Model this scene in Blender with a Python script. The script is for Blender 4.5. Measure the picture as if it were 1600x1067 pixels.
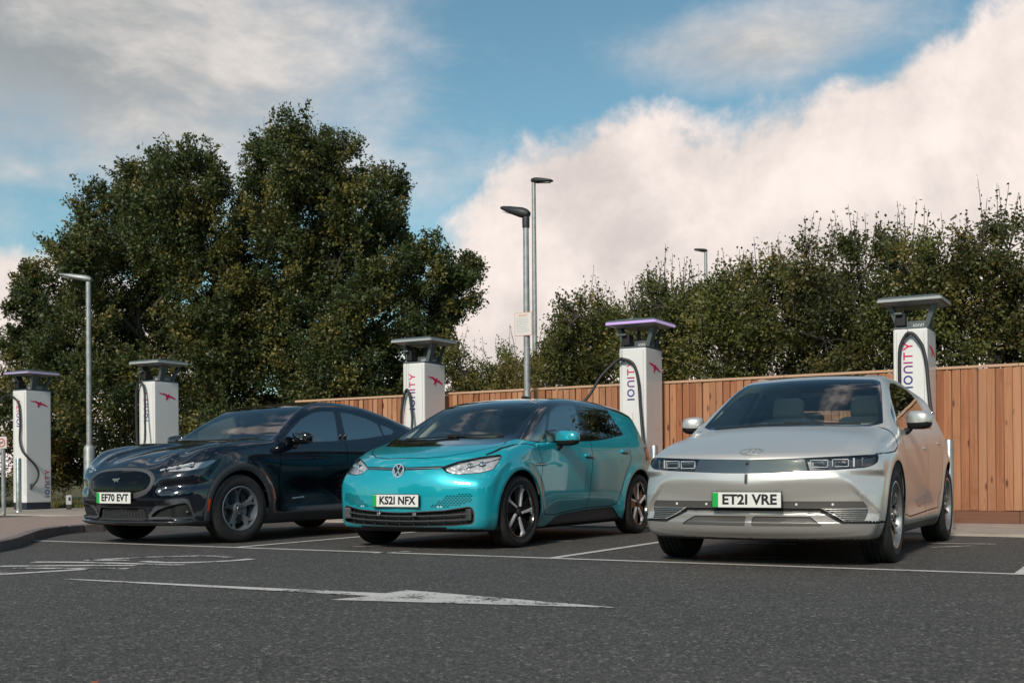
import bpy, bmesh, math, random
import numpy as np
from mathutils import Vector, Matrix
R = math.radians
random.seed(7); RNG = np.random.default_rng(11)
for o in list(bpy.data.objects): bpy.data.objects.remove(o)
SC = bpy.context.scene
COL = SC.collection
# ---------------------------------------------------------------- camera: 40 mm, 0.72 m above the tarmac, level with a rising front
cam = bpy.data.cameras.new('camera'); CAM = bpy.data.objects.new('camera', cam); COL.objects.link(CAM)
cam.sensor_width = 36; cam.lens = 36*1802.9/1600; cam.shift_y = (732.54-533.5)/1600; cam.clip_end = 2000; cam.clip_start = .05
CAM.location = (0, 0, .7214)
CAM.rotation_euler = (Matrix.Rotation(math.pi/2+.0028, 3, 'X') @ Matrix.Rotation(-.0074, 3, 'Z')).to_euler()
cam.dof.use_dof = True; cam.dof.focus_distance = 11.0; cam.dof.aperture_fstop = 6.3
SC.camera = CAM
# ---------------------------------------------------------------- light: veiled sun behind the photographer's left shoulder, broken cloud
SUN_AZ, SUN_EL = R(-159), R(33)
def nodes_of(idb):
    idb.use_nodes = True; nt = idb.node_tree; nt.nodes.clear(); return nt
class NB:
    """tiny node-expression builder"""
    def __init__(s, nt): s.nt = nt
    def n(s, kind, **kw):
        nd = s.nt.nodes.new(kind)
        for k, v in kw.items(): setattr(nd, k, v)
        return nd
    def put(s, sock, v):
        if isinstance(v, bpy.types.NodeSocket): s.nt.links.new(v, sock)
        elif v is not None:
            if isinstance(v, (tuple, list)) and len(v) == 3 and sock.type == 'RGBA': v = (*v, 1)
            sock.default_value = v
    def m(s, op, a, b=None, c=None, clamp=False):
        nd = s.n('ShaderNodeMath', operation=op, use_clamp=clamp)
        for i, v in enumerate((a, b, c)):
            if v is not None: s.put(nd.inputs[i], v)
        return nd.outputs[0]
    def add(s, a, b): return s.m('ADD', a, b)
    def sub(s, a, b): return s.m('SUBTRACT', a, b)
    def mul(s, a, b): return s.m('MULTIPLY', a, b)
    def ramp(s, v, a, b, lo=0., hi=1., kind='SMOOTHSTEP'):
        nd = s.n('ShaderNodeMapRange', interpolation_type=kind)
        for i, q in enumerate((v, a, b, lo, hi)): s.put(nd.inputs[i], q)
        return nd.outputs[0]
    def mix(s, f, a, b, blend='MIX'):
        nd = s.n('ShaderNodeMix', data_type='RGBA', blend_type=blend)
        s.put(nd.inputs[0], f); s.put(nd.inputs[6], a); s.put(nd.inputs[7], b); return nd.outputs[2]
    def noise(s, vec, scale, detail=3., rough=.55, dist=0., dim='3D', w=None):
        nd = s.n('ShaderNodeTexNoise', noise_dimensions=dim)
        if vec is not None: s.put(nd.inputs['Vector'], vec)
        nd.inputs['Scale'].default_value = scale; nd.inputs['Detail'].default_value = detail
        nd.inputs['Roughness'].default_value = rough; nd.inputs['Distortion'].default_value = dist
        return nd.outputs['Fac']
    def vmul(s, v, k):
        nd = s.n('ShaderNodeVectorMath', operation='MULTIPLY'); s.put(nd.inputs[0], v); nd.inputs[1].default_value = k; return nd.outputs[0]
    def bump(s, h, strength=.3, dist=.01, normal=None):
        nd = s.n('ShaderNodeBump'); s.put(nd.inputs['Height'], h); nd.inputs['Strength'].default_value = strength
        nd.inputs['Distance'].default_value = dist
        if normal: s.put(nd.inputs['Normal'], normal)
        return nd.outputs[0]
def make_world():
    w = bpy.data.worlds.new('World'); SC.world = w; nt = nodes_of(w); b = NB(nt)
    sky = b.n('ShaderNodeTexSky', sky_type='NISHITA', sun_disc=False, sun_elevation=SUN_EL, sun_rotation=SUN_AZ % (2*math.pi))
    sky.air_density = 1.0; sky.dust_density = .6; sky.ozone_density = 2.2
    tc = b.n('ShaderNodeTexCoord'); g = tc.outputs['Generated']
    sep = b.n('ShaderNodeSeparateXYZ'); b.put(sep.inputs[0], g); x, y, z = sep.outputs
    az = b.m('ARCTAN2', x, y); el = b.m('ARCSINE', b.m('MINIMUM', b.m('MAXIMUM', z, -1.), 1.))
    wv = b.n('ShaderNodeTexNoise'); b.put(wv.inputs['Vector'], g); wv.inputs['Scale'].default_value = 5.; wv.inputs['Detail'].default_value = 3
    wm = b.n('ShaderNodeVectorMath', operation='MULTIPLY_ADD'); b.put(wm.inputs[0], wv.outputs['Color']); wm.inputs[1].default_value = (.07, .07, .07); b.put(wm.inputs[2], g); gw = wm.outputs[0]
    n1 = b.noise(gw, 3.6, 9, .60); n2 = b.noise(gw, 9.5, 9, .62); n3 = b.noise(b.vmul(gw, (1, 1, 2.4)), 4.2, 8, .62)
    wob = b.add(b.mul(b.sub(n1, .5), 1.10), b.mul(b.sub(n2, .5), .55))
    wis = b.add(b.mul(b.sub(n3, .5), 1.9), b.mul(b.sub(n2, .5), .5))
    def blob(ca, ce, ra, re, rot=0., amp=1.):
        da = b.sub(az, ca); de = b.sub(el, ce); c, s_ = math.cos(rot), math.sin(rot)
        u = b.m('DIVIDE', b.add(b.mul(da, c), b.mul(de, s_)), ra); v = b.m('DIVIDE', b.sub(b.mul(de, c), b.mul(da, s_)), re)
        return b.mul(b.sub(1., b.m('SQRT', b.add(b.mul(u, u), b.mul(v, v)))), amp)
    def P(px, py): return math.atan2(px-800, 1803), math.atan2(732-py, math.hypot(1803, px-800))
    # a billowing bank low on the right, wispy sheets upper left and upper right, broken cloud all round
    bank = None
    for q in (blob(*P(1420, 470), .36, .19, .10), blob(*P(1000, 470), .17, .17, -.45), blob(*P(860, 600), .16, .09), blob(*P(1700, 330), .26, .17, .1), blob(*P(30, 600), .16, .12)):
        bank = q if bank is None else b.m('MAXIMUM', bank, q)
    sheet = None
    for q in (blob(*P(90, 40), .30, .12, -.10, 1.1), blob(*P(1190, 70), .13, .035, 0., .6), blob(*P(430, 40), .12, .06, 0., .5), blob(*P(330, 230), .16, .05, 0., .15)):
        sheet = q if sheet is None else b.m('MAXIMUM', sheet, q)
    aa = b.m('ABSOLUTE', az)
    free = b.m('MAXIMUM', b.ramp(aa, .5, 1.0, -.8, -.06), b.ramp(el, .40, .7, -.8, -.04))
    bank = b.m('MAXIMUM', bank, free)
    d1 = b.ramp(b.add(bank, wob), -.02, .16); d2 = b.mul(b.ramp(b.add(sheet, wis), -.25, .75), .95)
    dens = b.m('MAXIMUM', d1, d2)
    shade = b.ramp(b.add(b.mul(n2, .9), b.mul(n1, .6)), .52, .98)
    lit = b.mix(shade, (.55, .49, .465), (.84, .74, .69)); soft = b.ramp(el, .02, .16); lit = b.mix(b.mul(b.sub(1., soft), .55), lit, (.88, .77, .71))
    belly = b.mix(b.ramp(n3, .35, .68), (.25, .275, .285), (.66, .61, .57))
    cl = b.mix(b.m('MULTIPLY', d2, b.sub(1., b.mul(d1, .8)), clamp=True), lit, belly)
    bg1 = b.n('ShaderNodeBackground'); tint = b.mix(1., sky.outputs[0], (.78, .98, .84), 'MULTIPLY'); b.put(bg1.inputs[0], tint); bg1.inputs[1].default_value = .10
    bg2 = b.n('ShaderNodeBackground'); b.put(bg2.inputs[0], cl); bg2.inputs[1].default_value = 1.0
    mx = b.n('ShaderNodeMixShader'); b.put(mx.inputs[0], dens); nt.links.new(bg1.outputs[0], mx.inputs[1]); nt.links.new(bg2.outputs[0], mx.inputs[2])
    out = b.n('ShaderNodeOutputWorld'); nt.links.new(mx.outputs[0], out.inputs[0])
make_world()
sl = bpy.data.lights.new('sun', 'SUN'); sl.energy = 2.7; sl.angle = R(9); sl.color = (1, .90, .78)
SUN = bpy.data.objects.new('sun', sl); COL.objects.link(SUN)
_d = Vector((math.sin(SUN_AZ)*math.cos(SUN_EL), math.cos(SUN_AZ)*math.cos(SUN_EL), math.sin(SUN_EL)))
SUN.rotation_euler = _d.to_track_quat('Z', 'Y').to_euler()
SC.view_settings.view_transform = 'Standard'; SC.view_settings.look = 'None'; SC.view_settings.exposure = .32; SC.view_settings.gamma = 1
SC.view_settings.use_curve_mapping = False
SC.cycles.max_bounces = 10; SC.cycles.transparent_max_bounces = 16; SC.cycles.use_denoising = True
SC.cycles.caustics_reflective = False; SC.cycles.caustics_refractive = False
# ---------------------------------------------------------------- object helpers
def link(o, parent=None):
    COL.objects.link(o)
    if parent is not None: o.parent = parent
    return o
def tag(o, label=None, cat=None, group=None, kind=None):
    for k, v in (('label', label), ('category', cat), ('group', group), ('kind', kind)):
        if v: o[k] = v
    return o
def thing(name, label, cat, loc=(0, 0, 0), rz=0., group=None):
    o = bpy.data.objects.new(name, None); o.empty_display_size = .2; o.location = loc; o.rotation_euler = (0, 0, rz)
    link(o); return tag(o, label, cat, group)
def tmesh(name, V, F, mat, parent=None, N=None, smooth=True):
    """mesh object from numpy vertices and equal-sized faces"""
    V = np.ascontiguousarray(V, np.float32); F = np.ascontiguousarray(F, np.int32); k = F.shape[1]
    me = bpy.data.meshes.new(name)
    me.vertices.add(len(V)); me.vertices.foreach_set('co', V.ravel())
    me.loops.add(F.size); me.loops.foreach_set('vertex_index', F.ravel())
    me.polygons.add(len(F)); me.polygons.foreach_set('loop_start', np.arange(0, F.size, k, dtype=np.int32))
    me.update(calc_edges=True)
    if smooth: me.polygons.foreach_set('use_smooth', np.ones(len(F), bool))
    if N is not None: me.normals_split_custom_set_from_vertices(np.ascontiguousarray(N, np.float32))
    o = bpy.data.objects.new(name, me); me.materials.append(mat)
    return link(o, parent)
class MB:
    """collects shapes into one mesh"""
    def __init__(s): s.v = []; s.f = []
    def add(s, vs, fs):
        n = len(s.v); s.v += [tuple(v) for v in vs]; s.f += [tuple(i+n for i in f) for f in fs]; return s
    def box(s, c, d, bev=0., M=None):
        x, y, z = [q/2 for q in d]
        if bev <= 0:
            vs = [(a*x, b*y, e*z) for a in (-1, 1) for b in (-1, 1) for e in (-1, 1)]
            fs = [(0, 1, 3, 2), (4, 6, 7, 5), (0, 4, 5, 1), (2, 3, 7, 6), (0, 2, 6, 4), (1, 5, 7, 3)]
        else:
            bm = bmesh.new(); bmesh.ops.create_cube(bm, size=1)
            for v in bm.verts: v.co = Vector((v.co.x*d[0], v.co.y*d[1], v.co.z*d[2]))
            bmesh.ops.bevel(bm, geom=bm.edges[:], offset=min(bev, x*.95, y*.95, z*.95), segments=2 if bev < .03 else 3, affect='EDGES', profile=.5)
            bm.verts.index_update(); vs = [v.co[:] for v in bm.verts]; fs = [[v.index for v in f.verts] for f in bm.faces]; bm.free()
        c = Vector(c)
        vs = [((M @ Vector(v)) if M else Vector(v))+c for v in vs]
        return s.add(vs, fs)
    def tube(s, pts, r, n=8, cap=True):
        P = [Vector(p) for p in pts]; rr = r if isinstance(r, (list, tuple)) else [r]*len(P)
        vs = []; up = None
        for i, p in enumerate(P):
            t = (P[min(i+1, len(P)-1)]-P[max(i-1, 0)]).normalized()
            if up is None: up = Vector((0, 0, 1)) if abs(t.z) < .9 else Vector((1, 0, 0))
            a = (up-t*up.dot(t)).normalized(); b = t.cross(a); up = a
            vs += [p+(a*math.cos(2*math.pi*k/n)+b*math.sin(2*math.pi*k/n))*rr[i] for k in range(n)]
        fs = [(i*n+k, i*n+(k+1) % n, (i+1)*n+(k+1) % n, (i+1)*n+k) for i in range(len(P)-1) for k in range(n)]
        if cap: fs += [tuple(range(n-1, -1, -1)), tuple((len(P)-1)*n+k for k in range(n))]
        return s.add(vs, fs)
    def lathe(s, prof, n=32, M=None, close=False):
        """prof of (radius, height) turned about z"""
        vs = [(r*math.cos(2*math.pi*k/n), r*math.sin(2*math.pi*k/n), h) for r, h in prof for k in range(n)]
        if M: vs = [M @ Vector(v) for v in vs]
        m = len(prof)
        fs = [(i*n+k, i*n+(k+1) % n, ((i+1) % m)*n+(k+1) % n, ((i+1) % m)*n+k) for i in range(m if close else m-1) for k in range(n)]
        return s.add(vs, fs)
    def prism(s, poly, z0, z1, M=None):
        n = len(poly); vs = [(x, y, z0) for x, y in poly]+[(x, y, z1) for x, y in poly]
        if M: vs = [M @ Vector(v) for v in vs]
        fs = [tuple(range(n-1, -1, -1)), tuple(range(n, 2*n))]+[(i, (i+1) % n, n+(i+1) % n, n+i) for i in range(n)]
        return s.add(vs, fs)
    def build(s, name, mat, parent=None, smooth=False, bevel=0., angle=35):
        me = bpy.data.meshes.new(name); me.from_pydata([tuple(v) for v in s.v], [], [tuple(f) for f in s.f])
        bm = bmesh.new(); bm.from_mesh(me); bmesh.ops.recalc_face_normals(bm, faces=bm.faces[:])
        if bevel: bmesh.ops.bevel(bm, geom=bm.edges[:], offset=bevel, segments=2, affect='EDGES')
        bm.to_mesh(me); bm.free(); me.materials.append(mat)
        if smooth:
            me.polygons.foreach_set('use_smooth', np.ones(len(me.polygons), bool))
            try: me.set_sharp_from_angle(angle=R(angle))
            except Exception: pass
        return link(bpy.data.objects.new(name, me), parent)
def smooth_path(pts, n=10):
    """Catmull-Rom through the points"""
    P = [Vector(p) for p in pts]; P = [P[0]*2-P[1]]+P+[P[-1]*2-P[-2]]; out = []
    for i in range(1, len(P)-2):
        a, b, c, d = P[i-1:i+3]
        for k in range(n):
            t = k/n
            out.append(.5*((2*b)+(c-a)*t+(2*a-5*b+4*c-d)*t*t+(3*b-a-3*c+d)*t**3))
    out.append(P[-2]); return out
def dup(root):
    def cp(o, par):
        c = o.copy(); COL.objects.link(c); c.parent = par
        for ch in list(o.children): cp(ch, c)
        return c
    return cp(root, None)
def text_mesh(name, txt, size, mat, parent, depth=.001, align='CENTER', space=1., sx=1., bold=0.):
    cu = bpy.data.curves.new(name, 'FONT'); cu.body = txt; cu.size = size; cu.align_x = align; cu.align_y = 'CENTER'
    cu.extrude = depth; cu.space_character = space; cu.offset = bold; cu.resolution_u = 3
    o = bpy.data.objects.new(name, cu); COL.objects.link(o)
    me = bpy.data.meshes.new_from_object(o.evaluated_get(bpy.context.evaluated_depsgraph_get()))
    bpy.data.objects.remove(o); bpy.data.curves.remove(cu)
    me.name = name; me.materials.clear(); me.materials.append(mat)
    if sx != 1: me.transform(Matrix.Diagonal((sx, 1, 1, 1)))
    return link(bpy.data.objects.new(name, me), parent)

# ---------------------------------------------------------------- materials
MATS = {}
def princ(name, col=(.5, .5, .5), rough=.5, metal=0., coat=0., spec=.5, emit=None, es=0., var=None, alpha=None, trans=0., ior=1.45):
    if name in MATS: return MATS[name]
    m = bpy.data.materials.new(name); nt = nodes_of(m); b = NB(nt)
    p = b.n('ShaderNodeBsdfPrincipled'); out = b.n('ShaderNodeOutputMaterial'); nt.links.new(p.outputs[0], out.inputs[0])
    p.inputs['Base Color'].default_value = (*col, 1); p.inputs['Roughness'].default_value = rough; p.inputs['Metallic'].default_value = metal
    p.inputs['Coat Weight'].default_value = coat; p.inputs['Coat Roughness'].default_value = .03; p.inputs['Specular IOR Level'].default_value = spec
    p.inputs['Transmission Weight'].default_value = trans; p.inputs['IOR'].default_value = ior
    if emit: p.inputs['Emission Color'].default_value = (*emit, 1); p.inputs['Emission Strength'].default_value = es
    if var:
        tc = b.n('ShaderNodeTexCoord'); sc, amt, bmp = var
        n = b.noise(tc.outputs['Object'], sc, 5, .6)
        lo = tuple(c*(1-amt) for c in col); hi = tuple(min(1, c*(1+amt)) for c in col)
        b.put(p.inputs['Base Color'], b.mix(b.ramp(n, .3, .7), lo, hi))
        b.put(p.inputs['Roughness'], b.ramp(n, .3, .7, max(0, rough-.06), min(1, rough+.08)))
        if bmp: b.put(p.inputs['Normal'], b.bump(n, bmp, .004))
    MATS[name] = m; return m
def glass(name, tint=(.8, .9, .9), refl=1., clear=.85, ior=1.62):
    """thin window pane: tinted transmission plus a clear reflection"""
    if name in MATS: return MATS[name]
    m = bpy.data.materials.new(name); nt = nodes_of(m); b = NB(nt)
    tr = b.n('ShaderNodeBsdfTransparent'); tr.inputs[0].default_value = (*[c*clear for c in tint], 1)
    gl = b.n('ShaderNodeBsdfGlossy'); gl.inputs['Roughness'].default_value = .015; gl.inputs[0].default_value = (refl, refl, refl, 1)
    fr = b.n('ShaderNodeFresnel'); fr.inputs[0].default_value = ior
    mx = b.n('ShaderNodeMixShader'); b.put(mx.inputs[0], b.m('MULTIPLY', fr.outputs[0], 1.25, clamp=True)); nt.links.new(tr.outputs[0], mx.inputs[1]); nt.links.new(gl.outputs[0], mx.inputs[2])
    out = b.n('ShaderNodeOutputMaterial'); nt.links.new(mx.outputs[0], out.inputs[0]); MATS[name] = m; return m
def paint(name, col, rough=.3, metal=.6, coat=1., coat_rough=.02, coat_ior=1.5):
    m = bpy.data.materials.new(name); nt = nodes_of(m); b = NB(nt)
    p = b.n('ShaderNodeBsdfPrincipled'); out = b.n('ShaderNodeOutputMaterial'); nt.links.new(p.outputs[0], out.inputs[0])
    tc = b.n('ShaderNodeTexCoord'); o = tc.outputs['Object']
    n = b.noise(o, 5, 4, .6); sep = b.n('ShaderNodeSeparateXYZ'); b.put(sep.inputs[0], o)
    low = b.mul(b.ramp(sep.outputs[2], .55, .18), b.ramp(n, .35, .75))
    b.put(p.inputs['Base Color'], b.mix(b.mul(low, .22), col, (.16, .14, .12)))
    p.inputs['Metallic'].default_value = metal; p.inputs['Roughness'].default_value = rough; p.inputs['Specular IOR Level'].default_value = .2
    p.inputs['Coat Weight'].default_value = coat; p.inputs['Coat IOR'].default_value = coat_ior
    b.put(p.inputs['Coat Roughness'], b.add(coat_rough, b.mul(low, .18)))
    MATS[name] = m; return m
M_TYRE = princ('tyre_rubber', (.018, .018, .019), .78, var=(25, .25, .3)); M_BLACK = princ('black_plastic', (.008, .008, .009), .6); M_DARK = princ('dark_plastic', (.025, .026, .028), .5)
M_GLOSSB = princ('gloss_black', (.006, .007, .009), .06, coat=1.); M_STEEL = princ('brushed_steel', (.45, .45, .44), .32, 1.); M_CHROME = princ('chrome', (.82, .83, .84), .10, 1.); M_BADGE = princ('badge_silver', (.80, .80, .80), .30, .85)
M_RIMB = princ('rim_black', (.012, .013, .014), .22, .3, coat=.6); M_RIMS = princ('rim_silver', (.62, .63, .65), .22, 1.); M_MACH = princ('machined_silver', (.70, .71, .73), .34, .35); M_RIMT = princ('rim_dark_silver', (.36, .35, .35), .22, .75); M_RIMG = princ('rim_graphite', (.16, .18, .20), .30, .45, coat=.5)
M_PLATE = princ('plate_white', (.72, .72, .70), .35); M_GREEN = princ('plate_green', (.01, .36, .07), .4); M_INK = princ('plate_ink', (.008, .008, .009), .5)
M_GREYP = princ('grey_plastic', (.055, .058, .062), .55, var=(60, .15, .15))
M_LENS = princ('lamp_lens', (.74, .76, .79), .10, .0, coat=1.)
def lamp_mat():
    m = bpy.data.materials.new('lamp_reflector'); nt = nodes_of(m); b = NB(nt); p = b.n('ShaderNodeBsdfPrincipled'); o = b.n('ShaderNodeOutputMaterial'); nt.links.new(p.outputs[0], o.inputs[0])
    tc = b.n('ShaderNodeTexCoord'); v = b.n('ShaderNodeTexVoronoi'); v.inputs['Scale'].default_value = 26; b.put(v.inputs['Vector'], tc.outputs['Object'])
    b.put(p.inputs['Base Color'], b.mix(b.ramp(v.outputs['Distance'], .1, .6), (.95, .95, .96), (.62, .62, .63))); p.inputs['Metallic'].default_value = .3; p.inputs['Roughness'].default_value = .25
    b.put(p.inputs['Normal'], b.bump(v.outputs['Distance'], .8, .01)); return m
M_LAMP = lamp_mat()
M_CLAD = princ('arch_plastic', (.052, .057, .064), .5, var=(40, .2, .2))
# ---------------------------------------------------------------- numeric helpers for the car bodies
def pchip(xk, yk, x):
    xk = np.asarray(xk, float); yk = np.asarray(yk, float); x = np.asarray(x, float)
    h = np.diff(xk); d = np.diff(yk, axis=0) / (h if yk.ndim == 1 else h[:, None])
    m = np.zeros_like(yk)
    m[0] = d[0]; m[-1] = d[-1]
    for i in range(1, len(xk) - 1):
        a, b = d[i-1], d[i]; w1 = 2*h[i] + h[i-1]; w2 = h[i] + 2*h[i-1]
        with np.errstate(divide='ignore', invalid='ignore'):
            v = (w1 + w2) / (w1/np.where(a == 0, 1e-12, a) + w2/np.where(b == 0, 1e-12, b))
        m[i] = np.where(a*b > 0, v, 0)
    i = np.clip(np.searchsorted(xk, x) - 1, 0, len(xk) - 2)
    t = (x - xk[i]) / h[i]; hh = h[i]
    if yk.ndim > 1: t = t[:, None]; hh = hh[:, None]
    tc = np.clip(t, 0, 1)
    r = ((1+2*tc)*(1-tc)**2*yk[i] + tc*(1-tc)**2*hh*m[i] + tc*tc*(3-2*tc)*yk[i+1] + tc*tc*(tc-1)*hh*m[i+1])
    return r + np.where(t < 0, t*hh*m[i], 0) + np.where(t > 1, (t-1)*hh*m[i+1], 0)

def bw(t):
    return ((1-t)**3/6, (3*t**3-6*t*t+4)/6, (-3*t**3+3*t*t+3*t+1)/6, t**3/6)

class Tab1:
    def __init__(s, xk, yk, st=.03):
        s.a = xk[0]-.5; s.st = st; s.n = int((xk[-1]-xk[0]+1)/st)+4
        s.c = pchip(xk, yk, s.a + st*np.arange(s.n))
    def __call__(s, x):
        u = np.clip((x-s.a)/s.st, 1, s.n-3.001); i = u.astype(int); t = u-i
        return sum(w*s.c[i+k-1] for k, w in enumerate(bw(t)))

class Tab2:
    def __init__(s, xk, zk, g, sx=.04, sz=.025, ex=.4, ez=.3):
        s.ax = xk[0]-ex; s.az = zk[0]-ez; s.sx = sx; s.sz = sz
        s.nx = int((xk[-1]-xk[0]+2*ex)/sx)+4; s.nz = int((zk[-1]-zk[0]+2*ez)/sz)+4
        a = pchip(xk, np.asarray(g, float), s.ax+sx*np.arange(s.nx))
        s.c = pchip(zk, a.T, s.az+sz*np.arange(s.nz)).T.copy().ravel()
    def __call__(s, x, z):
        u = np.clip((x-s.ax)/s.sx, 1, s.nx-3.001); i = u.astype(np.int32); wu = bw(u-i)
        v = np.clip((z-s.az)/s.sz, 1, s.nz-3.001); j = v.astype(np.int32); wv = bw(v-j)
        r = 0
        base = (i-1)*s.nz + j-1
        for k in range(4):
            q = 0
            for l in range(4): q = q + wv[l]*s.c[base+k*s.nz+l]
            r = r + wu[k]*q
        return r

def smax(a, b, k):
    h = np.maximum(k-np.abs(a-b), 0)/k
    return np.maximum(a, b) + h*h*k*.25
def softplus(x, k): return k*np.logaddexp(0, x/k)
def sstep(a, b, x):
    t = np.clip((x-a)/(b-a), 0, 1); return t*t*(3-2*t)

def sdpoly(px, py, poly, r=0.):
    """signed distance to a closed polygon, negative inside; r rounds convex corners"""
    P = np.asarray(poly, float); d2 = np.full(px.shape, 1e9); ins = np.zeros(px.shape, bool)
    if r:
        c = P.mean(0); A = .5*np.sum(P[:, 0]*np.roll(P[:, 1], -1)-np.roll(P[:, 0], -1)*P[:, 1]); sg = 1 if A > 0 else -1
        Q = []
        n = len(P)
        for i in range(n):
            e0 = P[i]-P[i-1]; e1 = P[(i+1) % n]-P[i]; e0 = e0/np.hypot(*e0); e1 = e1/np.hypot(*e1)
            n0 = np.array([-e0[1], e0[0]])*sg; n1 = np.array([-e1[1], e1[0]])*sg
            b = n0+n1; Q.append(P[i]+r*b/max(.35, 1+n0@n1))
        P = np.array(Q)
    n = len(P)
    for i in range(n):
        a = P[i]; b = P[(i+1) % n]; e = b-a; wx = px-a[0]; wy = py-a[1]
        t = np.clip((wx*e[0]+wy*e[1])/max(e@e, 1e-12), 0, 1)
        d2 = np.minimum(d2, (wx-e[0]*t)**2+(wy-e[1]*t)**2)
        c = (a[1] <= py) != (b[1] <= py)
        ins ^= c & ((px-a[0]) < (py-a[1])*e[0]/(e[1] if e[1] else 1e-12))
    d = np.sqrt(d2)
    return np.where(ins, -d, d)-r
def sdline(px, py, pts):
    P = np.asarray(pts, float); d2 = np.full(px.shape, 1e9)
    for a, b in zip(P[:-1], P[1:]):
        e = b-a; wx = px-a[0]; wy = py-a[1]
        t = np.clip((wx*e[0]+wy*e[1])/max(e@e, 1e-12), 0, 1)
        d2 = np.minimum(d2, (wx-e[0]*t)**2+(wy-e[1]*t)**2)
    return np.sqrt(d2)

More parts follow.
